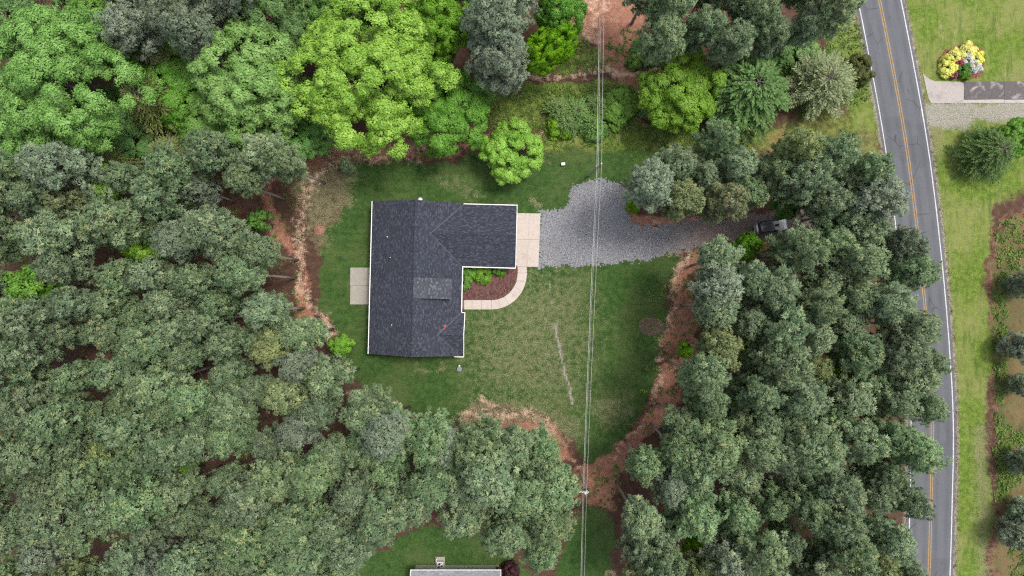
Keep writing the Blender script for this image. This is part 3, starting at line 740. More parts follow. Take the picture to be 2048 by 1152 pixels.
p = P(919, 738); lid = tag(empty('septic_riser', (p.x, p.y, 0)), 'round grey tank lid in the lawn beside the house corner', 'tank lid')
b = MB(); b.lathe([(0.44, -0.05), (0.44, 0.10), (0.41, 0.13)], 28); b.build('collar', M['black'], lid)
b = MB(); b.lathe([(0.385, 0.13), (0.38, 0.165), (0.33, 0.185), (0.05, 0.195)], 28); lo = b.build('cover', M['lid'], lid)
for k in range(6):
    a0 = k * math.pi / 3; b = MB(); b.lathe([(0.02, 0.17), (0.02, 0.2)], 6, 0, (0.34 * math.cos(a0), 0.34 * math.sin(a0))); b.build('bolt', M['metal'], lo)
b = MB(); b.lathe([(0.09, -0.05), (0.09, 0.35), (0.13, 0.36), (0.13, 0.44), (0.06, 0.48)], 14, 0, (0, 0.5)); b.build('vent_cap', M['white'], lid)

p = P(1126, 329); ub = tag(empty('utility_box', (p.x, p.y, 0), 0.08), 'small white utility box standing alone in the grass near the round tree', 'utility box')
b = MB(); b.box((-0.24, -0.16, 0), (0.24, 0.16, 0.5)); bx_ = b.build('box_body', M['white'], ub); md = bx_.modifiers.new('bevel', 'BEVEL'); md.width = 0.03; md.segments = 2
b = MB(); b.box((-0.27, -0.19, 0.5), (0.27, 0.19, 0.56)); b.build('lid', M['white'], ub)

def mound(name, px, py, rx, ry, h, mat, label, cat):
    p = P(px, py); n, m = 40, 9; V, F = [(0, 0, h)], []
    for i in range(1, m + 1):
        r = i / m
        for t in range(n):
            a = 2 * math.pi * t / n; k = 1 + 0.05 * math.sin(3 * a + 1) + 0.03 * random.uniform(-1, 1)
            V.append((rx * r * k * math.cos(a), ry * r * k * math.sin(a), h * (1 - r * r) - (0.05 if i == m else 0) + random.uniform(-1, 1) * 0.025 * (i < m)))
    for t in range(n): F.append((0, 1 + t, 1 + (t + 1) % n))
    for i in range(m - 1):
        for t in range(n):
            a, b_ = 1 + i * n + t, 1 + i * n + (t + 1) % n; F.append((a, a + n, b_ + n, b_))
    me = bpy.data.meshes.new(name); me.from_pydata(V, [], F); me.update()
    return tag(link(name, me, mat, None, (p.x, p.y, 0)), label, cat)
mound('straw_mound', 1303, 653, 1.95, 1.4, 0.3, M['straw_pile'], 'brown oval mound of old straw on the lawn edge', 'mound')
mound('clay_mound', 638, 460, 0.85, 0.8, 0.35, M['clay_pile'], 'small bare clay mound in the grass behind the house', 'mound')

# ------------------------------------------------------------------ utility poles and wires
def pole(base, top, label, fancy):
    o = tag(empty('utility_pole', (base.x, base.y, 0)), label, 'utility pole', None)
    t = top - base; t.z = top.z
    at = lambda k: Vector((t.x * k, t.y * k, t.z * k))
    b = MB(); b.tube([(0, 0, -0.4), at(0.5), at(1.0)], [0.17, 0.15, 0.125], 10); b.build('pole_shaft', M['wood_pole'], o)
    for k, sx in ((1.0, 0), (0.87, -0.2), (0.77, -0.22)):
        q = at(k); b = MB()
        if sx: b.tube([q, q + Vector((sx, 0, 0.02))], 0.035, 6)
        b.lathe([(0.07, q.z - 0.02), (0.085, q.z + 0.05), (0.05, q.z + 0.09), (0.075, q.z + 0.13), (0.04, q.z + 0.19)], 10, 0, (q.x + sx, q.y)); b.build('insulator', M['white'], o)
    if fancy:
        q = at(0.9)
        b = MB(); b.lathe([(0.24, q.z - 0.5), (0.26, q.z - 0.42), (0.26, q.z + 0.3), (0.2, q.z + 0.38)], 16, 0, (q.x - 0.02, q.y - 0.42)); tr = b.build('transformer', M['pale_metal'], o)
        for s in (-0.1, 0.1):
            b = MB(); b.lathe([(0.045, q.z + 0.36), (0.06, q.z + 0.45), (0.04, q.z + 0.62)], 8, 0, (q.x + s, q.y - 0.42)); b.build('bushing', M['white'], tr)
        b = MB(); b.box((q.x - 0.95, q.y - 0.3, q.z + 0.45), (q.x + 0.35, q.y - 0.2, q.z + 0.56)); ca = b.build('crossarm', M['pale_metal'], o)
        for s in (-0.85, -0.5, 0.3):
            b = MB(); b.lathe([(0.07, q.z + 0.56), (0.08, q.z + 0.66), (0.04, q.z + 0.8)], 8, 0, (q.x + s, q.y - 0.25)); b.build('arrester', M['white'], ca)
    return at
b1, t1 = P(1178, 351), P(1203, 327, 11.0); b2, t2 = P(1158.5, 941), P(1173, 982, 10.5)
pole(b1, t1, 'plain leaning utility pole at the head of the gravel turnaround', False)
pole(b2, t2, 'utility pole with pale transformer on red clay between the pine stands', True)
def lerp_pole(b, t, k): return Vector((b.x + (t.x - b.x) * k, b.y + (t.y - b.y) * k, t.z * k))
t0_, t3_ = P(1216, -330, 11), P(1164, 1480, 10.5)
for k, sx, r, m, lab in ((1.0, 0, 0.021, 'wire', 'pale overhead conductor carried on the pole tops'), (0.87, -0.2, 0.019, 'wire', 'thin overhead neutral wire below the top conductor'), (0.77, -0.22, 0.033, 'wire', 'thick pale twisted cable slung lowest on the utility poles')):
    A_, B_ = lerp_pole(b1, t1, k), lerp_pole(b2, t2, k)
    pts_ = [Vector((t0_.x, t0_.y, 11 * k + 0.1)), A_ + Vector((0, 0, 0.15)), B_ + Vector((0, 0, 0.15)), Vector((t3_.x, t3_.y, 10.5 * k + 0.1))]
    line = []
    for a, c in zip(pts_[:-1], pts_[1:]):
        for i in range(24):
            u = i / 24; q = a + (c - a) * u; q.z -= 4 * 0.7 * u * (1 - u); q.x += sx; line.append(q)
    line.append(pts_[-1] + Vector((sx, 0, 0)))
    b = MB(); b.tube(line, r, 5); tag(b.build('overhead_wire', M[m]), lab, 'wire', None)

# ------------------------------------------------------------------ parked car under the trees
def make_car():
    c = P(1544, 452, 1.0)
    car = tag(empty('parked_car', (c.x, c.y, 0.015), math.radians(9)), 'dark grey car with silver bonnet parked on the driveway under pines', 'car')
    # stations along x (front +x): half width at sill, half width at belt, deck height
    st = [(-2.33, 0.62, 0.60, 0.72), (-2.25, 0.80, 0.76, 0.98), (-1.9, 0.90, 0.86, 1.05), (-1.2, 0.925, 0.89, 1.06), (0, 0.93, 0.90, 1.05), (0.85, 0.925, 0.88, 1.03), (1.1, 0.92, 0.86, 1.01), (1.7, 0.90, 0.80, 0.93), (2.1, 0.83, 0.70, 0.82), (2.30, 0.66, 0.54, 0.68), (2.37, 0.45, 0.40, 0.55)]
    b = MB(); rings = []
    for x, ws, wb, zt in st:
        zb = 0.26 if abs(x) < 2.1 else 0.34
        rings.append([(x, -ws * 0.92, zb), (x, -ws, zb + 0.22), (x, -(ws * 0.99), zt * 0.72), (x, -wb, zt - 0.03), (x, -wb * 0.55, zt + 0.025), (x, 0, zt + 0.04), (x, wb * 0.55, zt + 0.025), (x, wb, zt - 0.03), (x, ws * 0.99, zt * 0.72), (x, ws, zb + 0.22), (x, ws * 0.92, zb)])
    for i in range(len(rings) - 1):
        hood = st[i][0] >= 0.85
        for j in range(10):
            b.face([rings[i][j], rings[i + 1][j], rings[i + 1][j + 1], rings[i][j + 1]], 1 if hood and 3 <= j <= 6 or st[i][0] < -2.2 else 0)
        b.face([rings[i][10], rings[i + 1][10], rings[i + 1][0], rings[i][0]], 0)
    b.face(rings[0], 1); b.face(list(reversed(rings[-1])), 1)
    b.build('body', [M['carpaint'], M['carsilver']], car, smooth=False)
    # glasshouse
    A = [(-2.05, 0.78), (-1.55, 0.86), (0.30, 0.86), (1.02, 0.76)]                 # belt outline (x, half width)
    R_ = [(-1.78, 0.60), (-1.35, 0.66), (-0.05, 0.66), (0.22, 0.60)]               # roof outline
    zb, zr = 1.02, 1.47
    def pane(nm, pts):
        q = MB(); q.slab([tuple(p) for p in pts], 0.02); return q.build(nm, M['glass'], car)
    pane('rear_window', [(A[0][0], -A[0][1], zb), (R_[0][0], -R_[0][1], zr), (R_[0][0], R_[0][1], zr), (A[0][0], A[0][1], zb)])
    pane('windscreen', [(A[3][0], -A[3][1], zb), (A[3][0], A[3][1], zb), (R_[3][0], R_[3][1], zr), (R_[3][0], -R_[3][1], zr)])
    for s in (-1, 1):
        for i in range(3):
            pane('side_window', [(A[i][0], s * A[i][1], zb), (A[i + 1][0], s * A[i + 1][1], zb), (R_[i + 1][0], s * R_[i + 1][1], zr), (R_[i][0], s * R_[i][1], zr)])
    q = MB(); ring = [(x, -w, zr) for x, w in R_] + [(x, w, zr) for x, w in reversed(R_)]; inner = [(x * 0.82 - 0.14, y * 0.8, zr + 0.065) for x, y, z in ring]
    q.face(inner)
    for i in range(8): q.face([ring[i], ring[(i + 1) % 8], inner[(i + 1) % 8], inner[i]])
    q.build('car_roof', M['carpaint'], car, smooth=True)
    for s in (-1, 1):
        q = MB(); q.tube([(-1.5, s * 0.6, zr + 0.06), (-1.3, s * 0.62, zr + 0.1), (-0.2, s * 0.62, zr + 0.1), (0, s * 0.6, zr + 0.06)], 0.022, 6); q.build('roof_rail', M['carsilver'], car)
        q = MB(); q.tube([(A[3][0], s * A[3][1], zb), (R_[3][0], s * R_[3][1], zr)], 0.035, 6); q.build('pillar', M['carpaint'], car)
        q = MB(); q.tube([(A[0][0], s * A[0][1], zb), (R_[0][0], s * R_[0][1], zr)], 0.045, 6); q.build('pillar', M['carpaint'], car)
        q = MB(); q.box((0.62, s * 0.88 if s > 0 else -1.06, 1.0), (0.78, 1.06 if s > 0 else -0.88, 1.12)); q.build('mirror', M['carpaint'], car)
        q = MB(); q.box((2.08, s * 0.62 - 0.12, 0.66), (2.24, s * 0.62 + 0.12, 0.80)); q.build('headlight', M['lamp_clear'], car)
        q = MB(); q.box((-2.34, s * 0.66 - 0.12, 0.74), (-2.22, s * 0.66 + 0.12, 0.92)); q.build('tail_light', M['lamp_red'], car)
        for x in (-1.42, 1.42):
            q = MB(); n = 20
            prof = [(0.20, -0.10), (0.31, -0.11), (0.335, -0.07), (0.335, 0.07), (0.31, 0.11), (0.20, 0.10)]
            R2 = [[(x + r * math.cos(2 * math.pi * t / n), s * 0.83 + y, 0.335 + r * math.sin(2 * math.pi * t / n)) for t in range(n)] for r, y in prof]
            for i in range(len(R2)):
                for t in range(n): q.face([R2[i][t], R2[i][(t + 1) % n], R2[(i + 1) % 6][(t + 1) % n], R2[(i + 1) % 6][t]])
            ty = q.build('wheel', M['black'], car)
            q = MB()
            for t in range(5):
                a0 = t * 2 * math.pi / 5; q.tube([(x, s * 0.93, 0.335), (x + 0.21 * math.cos(a0), s * 0.92, 0.335 + 0.21 * math.sin(a0))], 0.03, 5)
            q.build('rim', M['metal'], ty)
    q = MB(); q.box((-2.42, -0.7, 0.40), (-2.28, 0.7, 0.58)); q.build('bumper', M['carsilver'], car)
    q = MB(); q.box((2.26, -0.55, 0.36), (2.42, 0.55, 0.50)); q.build('bumper', M['carpaint'], car)
make_car()
#FOLIAGE
# ------------------------------------------------------------------ foliage meshes
def unit(a): return a / (np.linalg.norm(a, axis=-1, keepdims=True) + 1e-9)
def rdirs(r, n): return unit(r.normal(size=(n, 3)))

def kites(C, D, N, L, W):
    """one four-cornered leaf per row: base C, pointing D, facing roughly N"""
    S = unit(np.cross(D, N)); L = L[:, None]; W = W[:, None]
    m = C + D * L * 0.5
    V = np.stack([C, m + S * W, C + D * L, m - S * W], 1).reshape(-1, 3)
    F = np.arange(len(C) * 4, dtype=np.int32).reshape(-1, 4)
    return V, F

def leaf_mesh(name, parts):
    """parts: list of (V, F, tint per leaf, tip per leaf, shading normal per leaf)"""
    Vs, Fs, T, Q, R_, n = [], [], [], [], [], 0
    for V, F, t, q, nn in parts:
        Vs.append(V); Fs.append(F + n); n += len(V); T.append(np.repeat(t, 4)); Q.append(np.repeat(q, 4)); R_.append(np.repeat(nn, 4, 0))
    return np_mesh(name, np.concatenate(Vs), np.concatenate(Fs), {'tint': np.concatenate(T), 'tip': np.concatenate(Q), 'nrm': np.concatenate(R_)})

def tufts(r, C, A, K, L, W, tipk=0.25):
    """needle pom-poms at C with shoot direction A"""
    n = len(C)
    Ax = np.repeat(A, K, 0); U = unit(np.cross(Ax, rdirs(r, n * K)))
    th = np.radians(r.uniform(18, 100, n * K))[:, None]              # needles open round the shoot like a brush
    D = unit(Ax * np.cos(th) + U * np.sin(th))
    c = np.repeat(C, K, 0)
    ln = L * r.uniform(0.75, 1.15, n * K) * np.repeat(r.uniform(0.8, 1.2, n), K)
    V, F = kites(c + D * 0.03, D, unit(Ax + np.array([0, 0, 0.6]) + 0.5 * rdirs(r, n * K)), ln, np.full(n * K, W))
    tint = np.clip(np.repeat(r.normal(0.45, 0.26, n), K) + r.normal(0, 0.06, n * K), 0, 1)
    tip = np.repeat((r.random(n) < tipk) * r.uniform(0.2, 0.7, n), K) * (r.random(n * K) < 0.5)
    return V, F, tint, tip, unit(D * 0.9 + 0.5 * Ax + np.array([0, 0, 0.42]) + 0.15 * rdirs(r, n * K))

def pine_proto(seed, H, R, base=0.5, K=26, dens=1.0):
    r = np.random.default_rng(seed); rr = random.Random(seed)
    wood = MB()
    bend = [(rr.uniform(-.25, .25), rr.uniform(-.25, .25)) for _ in range(5)]
    tp = [Vector((bend[i][0] * i / 4, bend[i][1] * i / 4, H * 0.97 * i / 4)) for i in range(5)]; tp[0].z = -0.3
    wood.tube(tp, [0.23, 0.19, 0.15, 0.09, 0.025], 8)
    def trunk(z):
        k = min(3.999, max(0, z / (H * 0.97) * 4)); i = int(k); return tp[i].lerp(tp[i + 1], k - i)
    C, A = [], []
    z0 = H * base; nl = int(60 * dens); lop = rr.uniform(0, 6.28)
    for i in range(nl):
        t = (i + rr.random()) / nl; z = z0 + (H - z0) * t
        pr = 0.55 + 1.3 * t if t < 0.34 else math.sqrt(max(0.03, 1 - ((t - 0.34) / 0.70) ** 2))
        a = i * 2.4 + rr.uniform(-.5, .5)
        l = R * pr * rr.uniform(0.65, 1.12) * (1 + 0.2 * math.cos(a - lop))
        up = 0.18 + 0.75 * t + rr.uniform(-.1, .15)
        b = trunk(z - l * 0.25); d = Vector((math.cos(a), math.sin(a), up)).normalized()
        e = b + d * l + Vector((0, 0, 0.12 * l)); mid = b.lerp(e, 0.55) - Vector((0, 0, 0.08 * l))
        wood.tube([b, mid, e], [0.055, 0.035, 0.012], 4, 0, False)
        spots = [(e, 1.0)]
        if l > 1.2: spots.append((mid.lerp(e, 0.35) + Vector((rr.uniform(-.4, .4), rr.uniform(-.4, .4), 0.1)), 0.8))
        if l > 2.0:
            sd = Vector((-d.y, d.x, 0)) * rr.choice((-1, 1)) * rr.uniform(0.5, 0.9); spots.append((mid + sd, 0.7))
        for c, k in spots:
            cr = rr.uniform(0.5, 0.78) * (0.75 + 0.25 * k); n = int(rr.uniform(8, 13) * k * (cr / 0.6))
            u = rdirs(r, n); u[:, 2] = np.abs(u[:, 2]) * 0.9 - 0.12; u *= r.uniform(0.55, 1.0, (n, 1))
            C.append(np.array(c) + u * np.array([cr, cr, cr * 0.62])); A.append(unit(u + np.array([d.x * 0.3, d.y * 0.3, 0.55])))
    for i in range(5):                                       # dead stubs on the bare stem
        z = H * rr.uniform(0.25, base); a = rr.uniform(0, 6.28); b = trunk(z)
        wood.tube([b, b + Vector((math.cos(a), math.sin(a), 0.1)) * rr.uniform(0.5, 1.3)], [0.03, 0.008], 4, 0, False)
    C = np.concatenate(C); A = np.concatenate(A); keep = []
    for i in np.argsort(-C[:, 2]):                           # shoots stand apart from each other
        if all(abs(C[i] - C[j]).max() > 0.55 or np.linalg.norm(C[i] - C[j]) > 0.44 for j in keep): keep.append(i)
    C = C[keep]; A = A[keep]
    return leaf_mesh('pine_crown', [tufts(r, C, A, K, 0.46, 0.060)]), wood.mesh('pine_trunk', True)

def broad_proto(seed, R, H, RZ_, nclump, cr=1.0, leaf=0.26, npuff=16, nleaf=30, low=-0.35, trunk_r=0.28, pr=0.42, wide=0.42):
    """round-headed leafy tree: crown of clumps of leaf puffs"""
    r = np.random.default_rng(seed); rr = random.Random(seed)
    zc = H - RZ_; wood = MB()
    u = rdirs(r, nclump * 6); u = u[u[:, 2] > low][:nclump * 2]
    keep = []                                                 # spread the clumps evenly
    for q in u:
        if all(np.dot(q, k) < math.cos(1.16 * cr / R) for k in keep): keep.append(q)
        if len(keep) >= nclump: break
    keep = np.array(keep); lob = 1 + 0.12 * np.sin(keep[:, :1] * 5 + seed) + 0.10 * np.sin(keep[:, 1:2] * 7 + 2 * seed) + r.uniform(-.10, .08, (len(keep), 1))
    cc = keep * lob * r.uniform(0.80, 1.0, (len(keep), 1)) * np.array([R - cr * 0.6, R - cr * 0.6, RZ_ - cr * 0.5]) + np.array([0, 0, zc])
    inner = rdirs(r, nclump // 2); inner[:, 2] = np.abs(inner[:, 2]) * 0.8
    inner = inner * r.uniform(0.35, 0.68, (nclump // 2, 1)) * np.array([R, R, RZ_ * 0.9]) + np.array([0, 0, zc])
    cc = np.concatenate([cc, inner])
    t0 = Vector((rr.uniform(-.2, .2), rr.uniform(-.2, .2), max(0.8, zc * 0.55)))
    wood.tube([(0, 0, -0.2), t0, (t0.x * 1.5, t0.y * 1.5, zc + RZ_ * 0.45)], [trunk_r, trunk_r * 0.75, trunk_r * 0.25], 8)
    for q in cc[:: max(1, len(cc) // 26)]:
        e = Vector(q); m = t0.lerp(e, 0.55) + Vector((0, 0, -0.08 * (e - t0).length)); wood.tube([t0, m, e], [trunk_r * 0.4, trunk_r * 0.22, 0.02], 5, 0, False)
    parts = []
    for q in cc:
        out = unit((q - np.array([0, 0, zc * 0.9]))[None])[0]
        k = cr * rr.uniform(0.75, 1.25); n = int(npuff * (k / cr) ** 2)
        s = unit(rdirs(r, n) + out * 0.7 + np.array([0, 0, 0.35])); pc = q + s * k * np.array([1, 1, 0.7]) * r.uniform(0.6, 1, (n, 1))
        m = n * nleaf
        w = rdirs(r, m); w[:, 2] = np.abs(w[:, 2]) - 0.15
        c = np.repeat(pc, nleaf, 0) + w * pr * r.uniform(0.5, 1, (m, 1))
        N = unit(w * 0.8 + np.repeat(s, nleaf, 0) * 0.5 + np.array([0, 0, 0.5]) + rdirs(r, m) * 0.45)
        D = unit(np.cross(N, rdirs(r, m)))
        L = leaf * r.uniform(0.7, 1.25, m)
        V, F = kites(c, D, N, L, L * wide)
        tint = np.clip(np.repeat(r.normal(0.5, 0.2, n), nleaf) + r.normal(0, 0.12, m) + rr.uniform(-.15, .15), 0, 1)
        parts.append((V, F, tint, np.zeros(m), unit(w * 0.75 + np.repeat(s, nleaf, 0) * 0.45 + N * 0.4)))
    return leaf_mesh('leafy_crown', parts), wood.mesh('leafy_trunk', True)

def frond_proto(seed, R, H, z0, nlimb, droop=0.35, leafL=0.34, leafW=0.07, step=0.22, tw=0.42, up=0.35, trunk_r=0.16):
    """feathery crown: arching limbs set with side twigs and long leaves"""
    r = np.random.default_rng(seed); rr = random.Random(seed); wood = MB()
    wood.tube([(0, 0, -0.2), (0.05, 0, H * 0.45), (0, 0.05, H * 0.8)], [trunk_r, trunk_r * 0.6, 0.02], 7)
    C, D, S = [], [], []
    for i in range(nlimb):
        t = (i + rr.random()) / nlimb; z = z0 + (H - z0) * t; a = i * 2.4 + rr.uniform(-.3, .3)
        l = R * (1 - 0.75 * t ** 1.6) * rr.uniform(0.75, 1.1); e = up + 0.6 * t
        n = 9; pts = [Vector((math.cos(a) * l * k / n, math.sin(a) * l * k / n, z + e * l * 0.5 * k / n - droop * l * (k / n) ** 2.2)) for k in range(n + 1)]
        wood.tube([pts[0], pts[4], pts[9]], [0.04, 0.025, 0.008], 4, 0, False)
        nt = max(4, int(l / step))
        for j in range(nt):
            f = 0.18 + 0.82 * (j + 0.5) / nt; k = f * n; q = pts[int(k)].lerp(pts[min(n, int(k) + 1)], k - int(k))
            ax = (pts[min(n, int(k) + 1)] - pts[int(k)]).normalized() if int(k) < n else (pts[n] - pts[n - 1]).normalized()
            sd = Vector((-math.sin(a), math.cos(a), 0))
            for s in (-1, 1):
                d = (ax * 0.8 + sd * s * 0.8 + Vector((0, 0, rr.uniform(-.05, .25)))).normalized(); tl = tw * l * 0.5 * (1.15 - f) + 0.25
                m = max(3, int(tl / 0.13))
                for u_ in range(m):
                    g = (u_ + 0.5) / m; C.append(q + d * tl * g); D.append(d + ax * 0.3 + Vector((rr.uniform(-.6, .6), rr.uniform(-.6, .6), rr.uniform(-.35, .4)))); S.append(f)
    C = np.array(C); D = unit(np.array(D)); m = len(C)
    N = unit(np.array([0, 0, 1.0]) + rdirs(r, m) * 0.6); L = leafL * r.uniform(0.7, 1.3, m)
    V, F = kites(C, D, N, L, L * leafW / leafL)
    return leaf_mesh('feathery_crown', [(V, F, np.clip(r.normal(0.5, 0.24, m), 0, 1), np.clip((np.array(S) - 0.7) * 3, 0, 1) * (r.random(m) < 0.5), N)]), wood.mesh('feathery_trunk', True)

M['pine'] = foliage('pine_needles', (0.128, 0.205, 0.098, 1), (0.345, 0.475, 0.258, 1), 0.15, 0.40, (0.53, 0.56, 0.25, 1), 0.6)
M['pine_grey'] = foliage('grey_pine_needles', (0.185, 0.245, 0.160, 1), (0.365, 0.455, 0.310, 1), 0.1, 0.40, (0.46, 0.50, 0.30, 1), 0.6)
M['pine_olive'] = foliage('olive_pine_needles', (0.150, 0.200, 0.080, 1), (0.380, 0.455, 0.205, 1), 0.15, 0.40, (0.60, 0.58, 0.25, 1), 0.6)
M['leaf_bright'] = foliage('yellow_green_leaves', (0.115, 0.255, 0.014, 1), (0.34, 0.54, 0.085, 1), 0.04, 0.34)
M['leaf_pale'] = foliage('pale_green_leaves', (0.090, 0.22, 0.035, 1), (0.245, 0.44, 0.115, 1), 0.04, 0.32)
M['leaf_mid'] = foliage('mid_green_leaves', (0.07, 0.18, 0.024, 1), (0.19, 0.36, 0.08, 1), 0.05, 0.32)
M['leaf_vivid'] = foliage('vivid_green_leaves', (0.07, 0.20, 0.010, 1), (0.22, 0.42, 0.04, 1), 0.06, 0.36)
M['leaf_yellow'] = foliage('olive_green_leaves', (0.085, 0.195, 0.016, 1), (0.235, 0.40, 0.06, 1), 0.04, 0.34)
M['leaf_deep'] = foliage('deep_green_leaves', (0.045, 0.12, 0.022, 1), (0.15, 0.28, 0.072, 1), 0.05, 0.3)
M['leaf_frond'] = foliage('fern_green_leaves', (0.10, 0.20, 0.04, 1), (0.28, 0.42, 0.14, 1), 0.04, 0.3)
M['cedar'] = foliage('cedar_leaves', (0.10, 0.135, 0.035, 1), (0.23, 0.26, 0.095, 1), 0.1, 0.25)
M['cedar_dark'] = foliage('dark_cedar_leaves', (0.036, 0.088, 0.014, 1), (0.12, 0.195, 0.036, 1), 0.05, 0.25)
M['silver'] = foliage('silvery_leaves', (0.08, 0.115, 0.03, 1), (0.33, 0.38, 0.21, 1), 0.04, 0.28)
M['boxwood'] = foliage('olive_box_leaves', (0.038, 0.055, 0.012, 1), (0.10, 0.125, 0.03, 1), 0.04, 0.25)
M['burgundy'] = foliage('burgundy_leaves', (0.028, 0.010, 0.012, 1), (0.095, 0.035, 0.038, 1), 0.05, 0.25)
M['flower_yellow'] = foliage('yellow_blossom', (0.58, 0.56, 0.07, 1), (0.85, 0.82, 0.28, 1), 0.03, 0.3)
M['flower_white'] = foliage('white_blossom', (0.42, 0.44, 0.36, 1), (0.78, 0.78, 0.74, 1), 0.03, 0.3)
M['flower_pink'] = foliage('pink_blossom', (0.30, 0.05, 0.10, 1), (0.55, 0.17, 0.24, 1), 0.05, 0.3)
M['weeds'] = foliage('weed_leaves', (0.07, 0.12, 0.028, 1), (0.20, 0.27, 0.075, 1), 0.0, 0.3)

def tree(name, meshes, mat, loc, scale, rz, label, cat='tree', group=None, bark='bark_grey', sq=1.0, parts=('crown', 'trunk')):
    o = tag(empty(name, loc, rz), label, cat, group)
    o.scale = (scale * sq, scale / sq, scale)
    for me, pn, mt in ((meshes[0], parts[0], mat), (meshes[1], parts[1], M[bark])):
        if not me.materials: me.materials.append(mt)
        c = bpy.data.objects.new(pn, me); COL.objects.link(c); c.parent = o
        c.material_slots[0].link = 'OBJECT'; c.material_slots[0].material = mt
    return o

# ------------------------------------------------------------------ broad-leaved and feathery trees, placed by their crowns
def crown_at(px, py, zc): p = P(px, py, zc); return (p.x, p.y, 0)
def rad(px_r, zc): return px_r / PXM * (CAM_H - zc) / CAM_H
PR_BIG = broad_proto(1, 9.4, 20, 6.5, 110, 1.35, 0.23, 22, 36, -0.1, 0.42, 0.46)
PR_MED = [broad_proto(2, 6.0, 15, 5.0, 70, 1.1, 0.23, 18, 34, -0.2, 0.3, 0.42), broad_proto(3, 6.0, 15, 5.5, 60, 1.25, 0.25, 20, 34, -0.2, 0.3, 0.48)]
PR_PALE = broad_proto(4, 8.2, 18, 6.0, 110, 1.15, 0.26, 18, 34, -0.1, 0.38, 0.52, 0.30)
PR_ROUND = broad_proto(5, 3.7, 8.0, 3.2, 56, 0.72, 0.19, 20, 30, -0.35, 0.16, 0.32)
PR_SAP = [broad_proto(6, 2.2, 7.0, 2.2, 26, 0.7, 0.27, 14, 22, -0.4, 0.09, 0.36), broad_proto(7, 2.2, 7.0, 2.6, 22, 0.8, 0.27, 14, 22, -0.4, 0.09, 0.36)]
PR_BUSH = [broad_proto(8, 1.5, 1.9, 1.3, 24, 0.5, 0.2, 14, 20, -0.5, 0.05, 0.26), broad_proto(9, 1.5, 1.7, 1.2, 22, 0.55, 0.2, 14, 20, -0.5, 0.05, 0.28)]
PR_SHRUB = broad_proto(10, 0.75, 0.9, 0.62, 16, 0.28, 0.14, 12, 16, -0.5, 0.03, 0.15)
PR_BOX = broad_proto(12, 2.4, 3.0, 2.2, 60, 0.42, 0.14, 26, 22, -0.5, 0.1, 0.2)
PR_FROND = frond_proto(13, 6.6, 11, 3.0, 74, 0.42, 0.50, 0.12, 0.30, 0.5, 0.35, 0.22)
PR_FERN = frond_proto(14, 4.4, 3.4, 0.4, 60, 0.30, 0.46, 0.085, 0.30, 0.3, 0.55, 0.06)
PR_SILV = frond_proto(15, 4.6, 6.5, 1.6, 64, 0.25, 0.34, 0.075, 0.30, 0.55, 0.5, 0.12)
PR_CEDAR = frond_proto(16, 4.2, 13, 3.0, 80, 0.30, 0.34, 0.05, 0.24, 0.42, 0.3, 0.16)
PR_YEW = frond_proto(17, 4.0, 6.0, 0.8, 84, 0.35, 0.32, 0.06, 0.24, 0.5, 0.35, 0.16)

def broad(proto, R0, H0, px, py, rpx, zc, mat, label, name='leafy_tree', rz=0.0, sq=1.0, hs_=1.0, group=None, cat='tree'):
    k = rad(rpx, zc) / R0
    o = tree(name, proto, M[mat], crown_at(px, py, zc), k, rz, label, cat, group, 'bark_grey', sq)
    o.scale.z = hs_ * zc / (H0 * 0.78)
    return o
broad(PR_BIG, 9.4, 20, 728, 142, 170, 15, 'leaf_bright', 'largest yellow-green spreading tree behind the lawn', 'spreading_tree', 0.0, 1.07)
broad(PR_MED[0], 6, 15, 492, 165, 124, 13, 'leaf_pale', 'pale green leafy tree pressed against the largest yellow-green tree', rz=1.0, sq=0.95)
broad(PR_PALE, 8.2, 18, 108, 158, 150, 15, 'leaf_pale', 'broad light green tree beside feathery olive cedars', 'spreading_tree', 2.0)
broad(PR_MED[1], 6, 15, 882, 215, 92, 9, 'leaf_mid', 'mid green tree at the clay edge beside the largest yellow-green tree', rz=0.2)
broad(PR_ROUND, 3.7, 8, 1023, 300, 61, 5.5, 'leaf_bright', 'small round yellow-green tree standing alone on the lawn', 'round_tree', 0.7)
broad(PR_MED[0], 6, 15, 1098, 95, 54, 10, 'leaf_vivid', 'narrow bright green tree beside the straw clearing', rz=2.2, sq=0.78)
broad(PR_MED[1], 6, 15, 1122, 20, 52, 10, 'leaf_mid', 'mid green tree at the straw clearing, behind the narrow bright one', rz=1.2)
broad(PR_MED[0], 6, 15, 872, 45, 72, 12, 'leaf_vivid', 'bright green tree between the grey pine and largest yellow-green tree', rz=3.2)
broad(PR_MED[1], 6, 15, 540, 20, 100, 11, 'leaf_deep', 'deep green tree behind the largest yellow-green tree', rz=4.0)
broad(PR_MED[0], 6, 15, 830, 110, 84, 8, 'leaf_deep', 'low deep green tree overshadowed by the bright tree and grey pine', rz=5.0)
broad(PR_MED[1], 6, 15, 430, 232, 92, 7, 'leaf_mid', 'low emerald tree under the pale green leafy tree', rz=0.9)
broad(PR_MED[0], 6, 15, 590, 240, 90, 7, 'leaf_mid', 'low green tree filling in below the largest yellow-green tree', rz=2.9)
broad(PR_MED[1], 6, 15, 40, 30, 90, 11, 'leaf_deep', 'deep green tree behind the broad light green tree', rz=2.5)
broad(PR_MED[0], 6, 15, 195, 62, 92, 10, 'leaf_mid', 'mid green tree between grey pines and the broad light green tree', rz=0.1)
broad(PR_MED[1], 6, 15, 350, 165, 92, 8, 'leaf_mid', 'bushy green tree between feathery cedar and pale green tree', rz=1.9)
broad(PR_MED[0], 6, 15, 690, 8, 92, 10, 'leaf_deep', 'shaded green tree at the back of the largest yellow-green tree', rz=5.5)
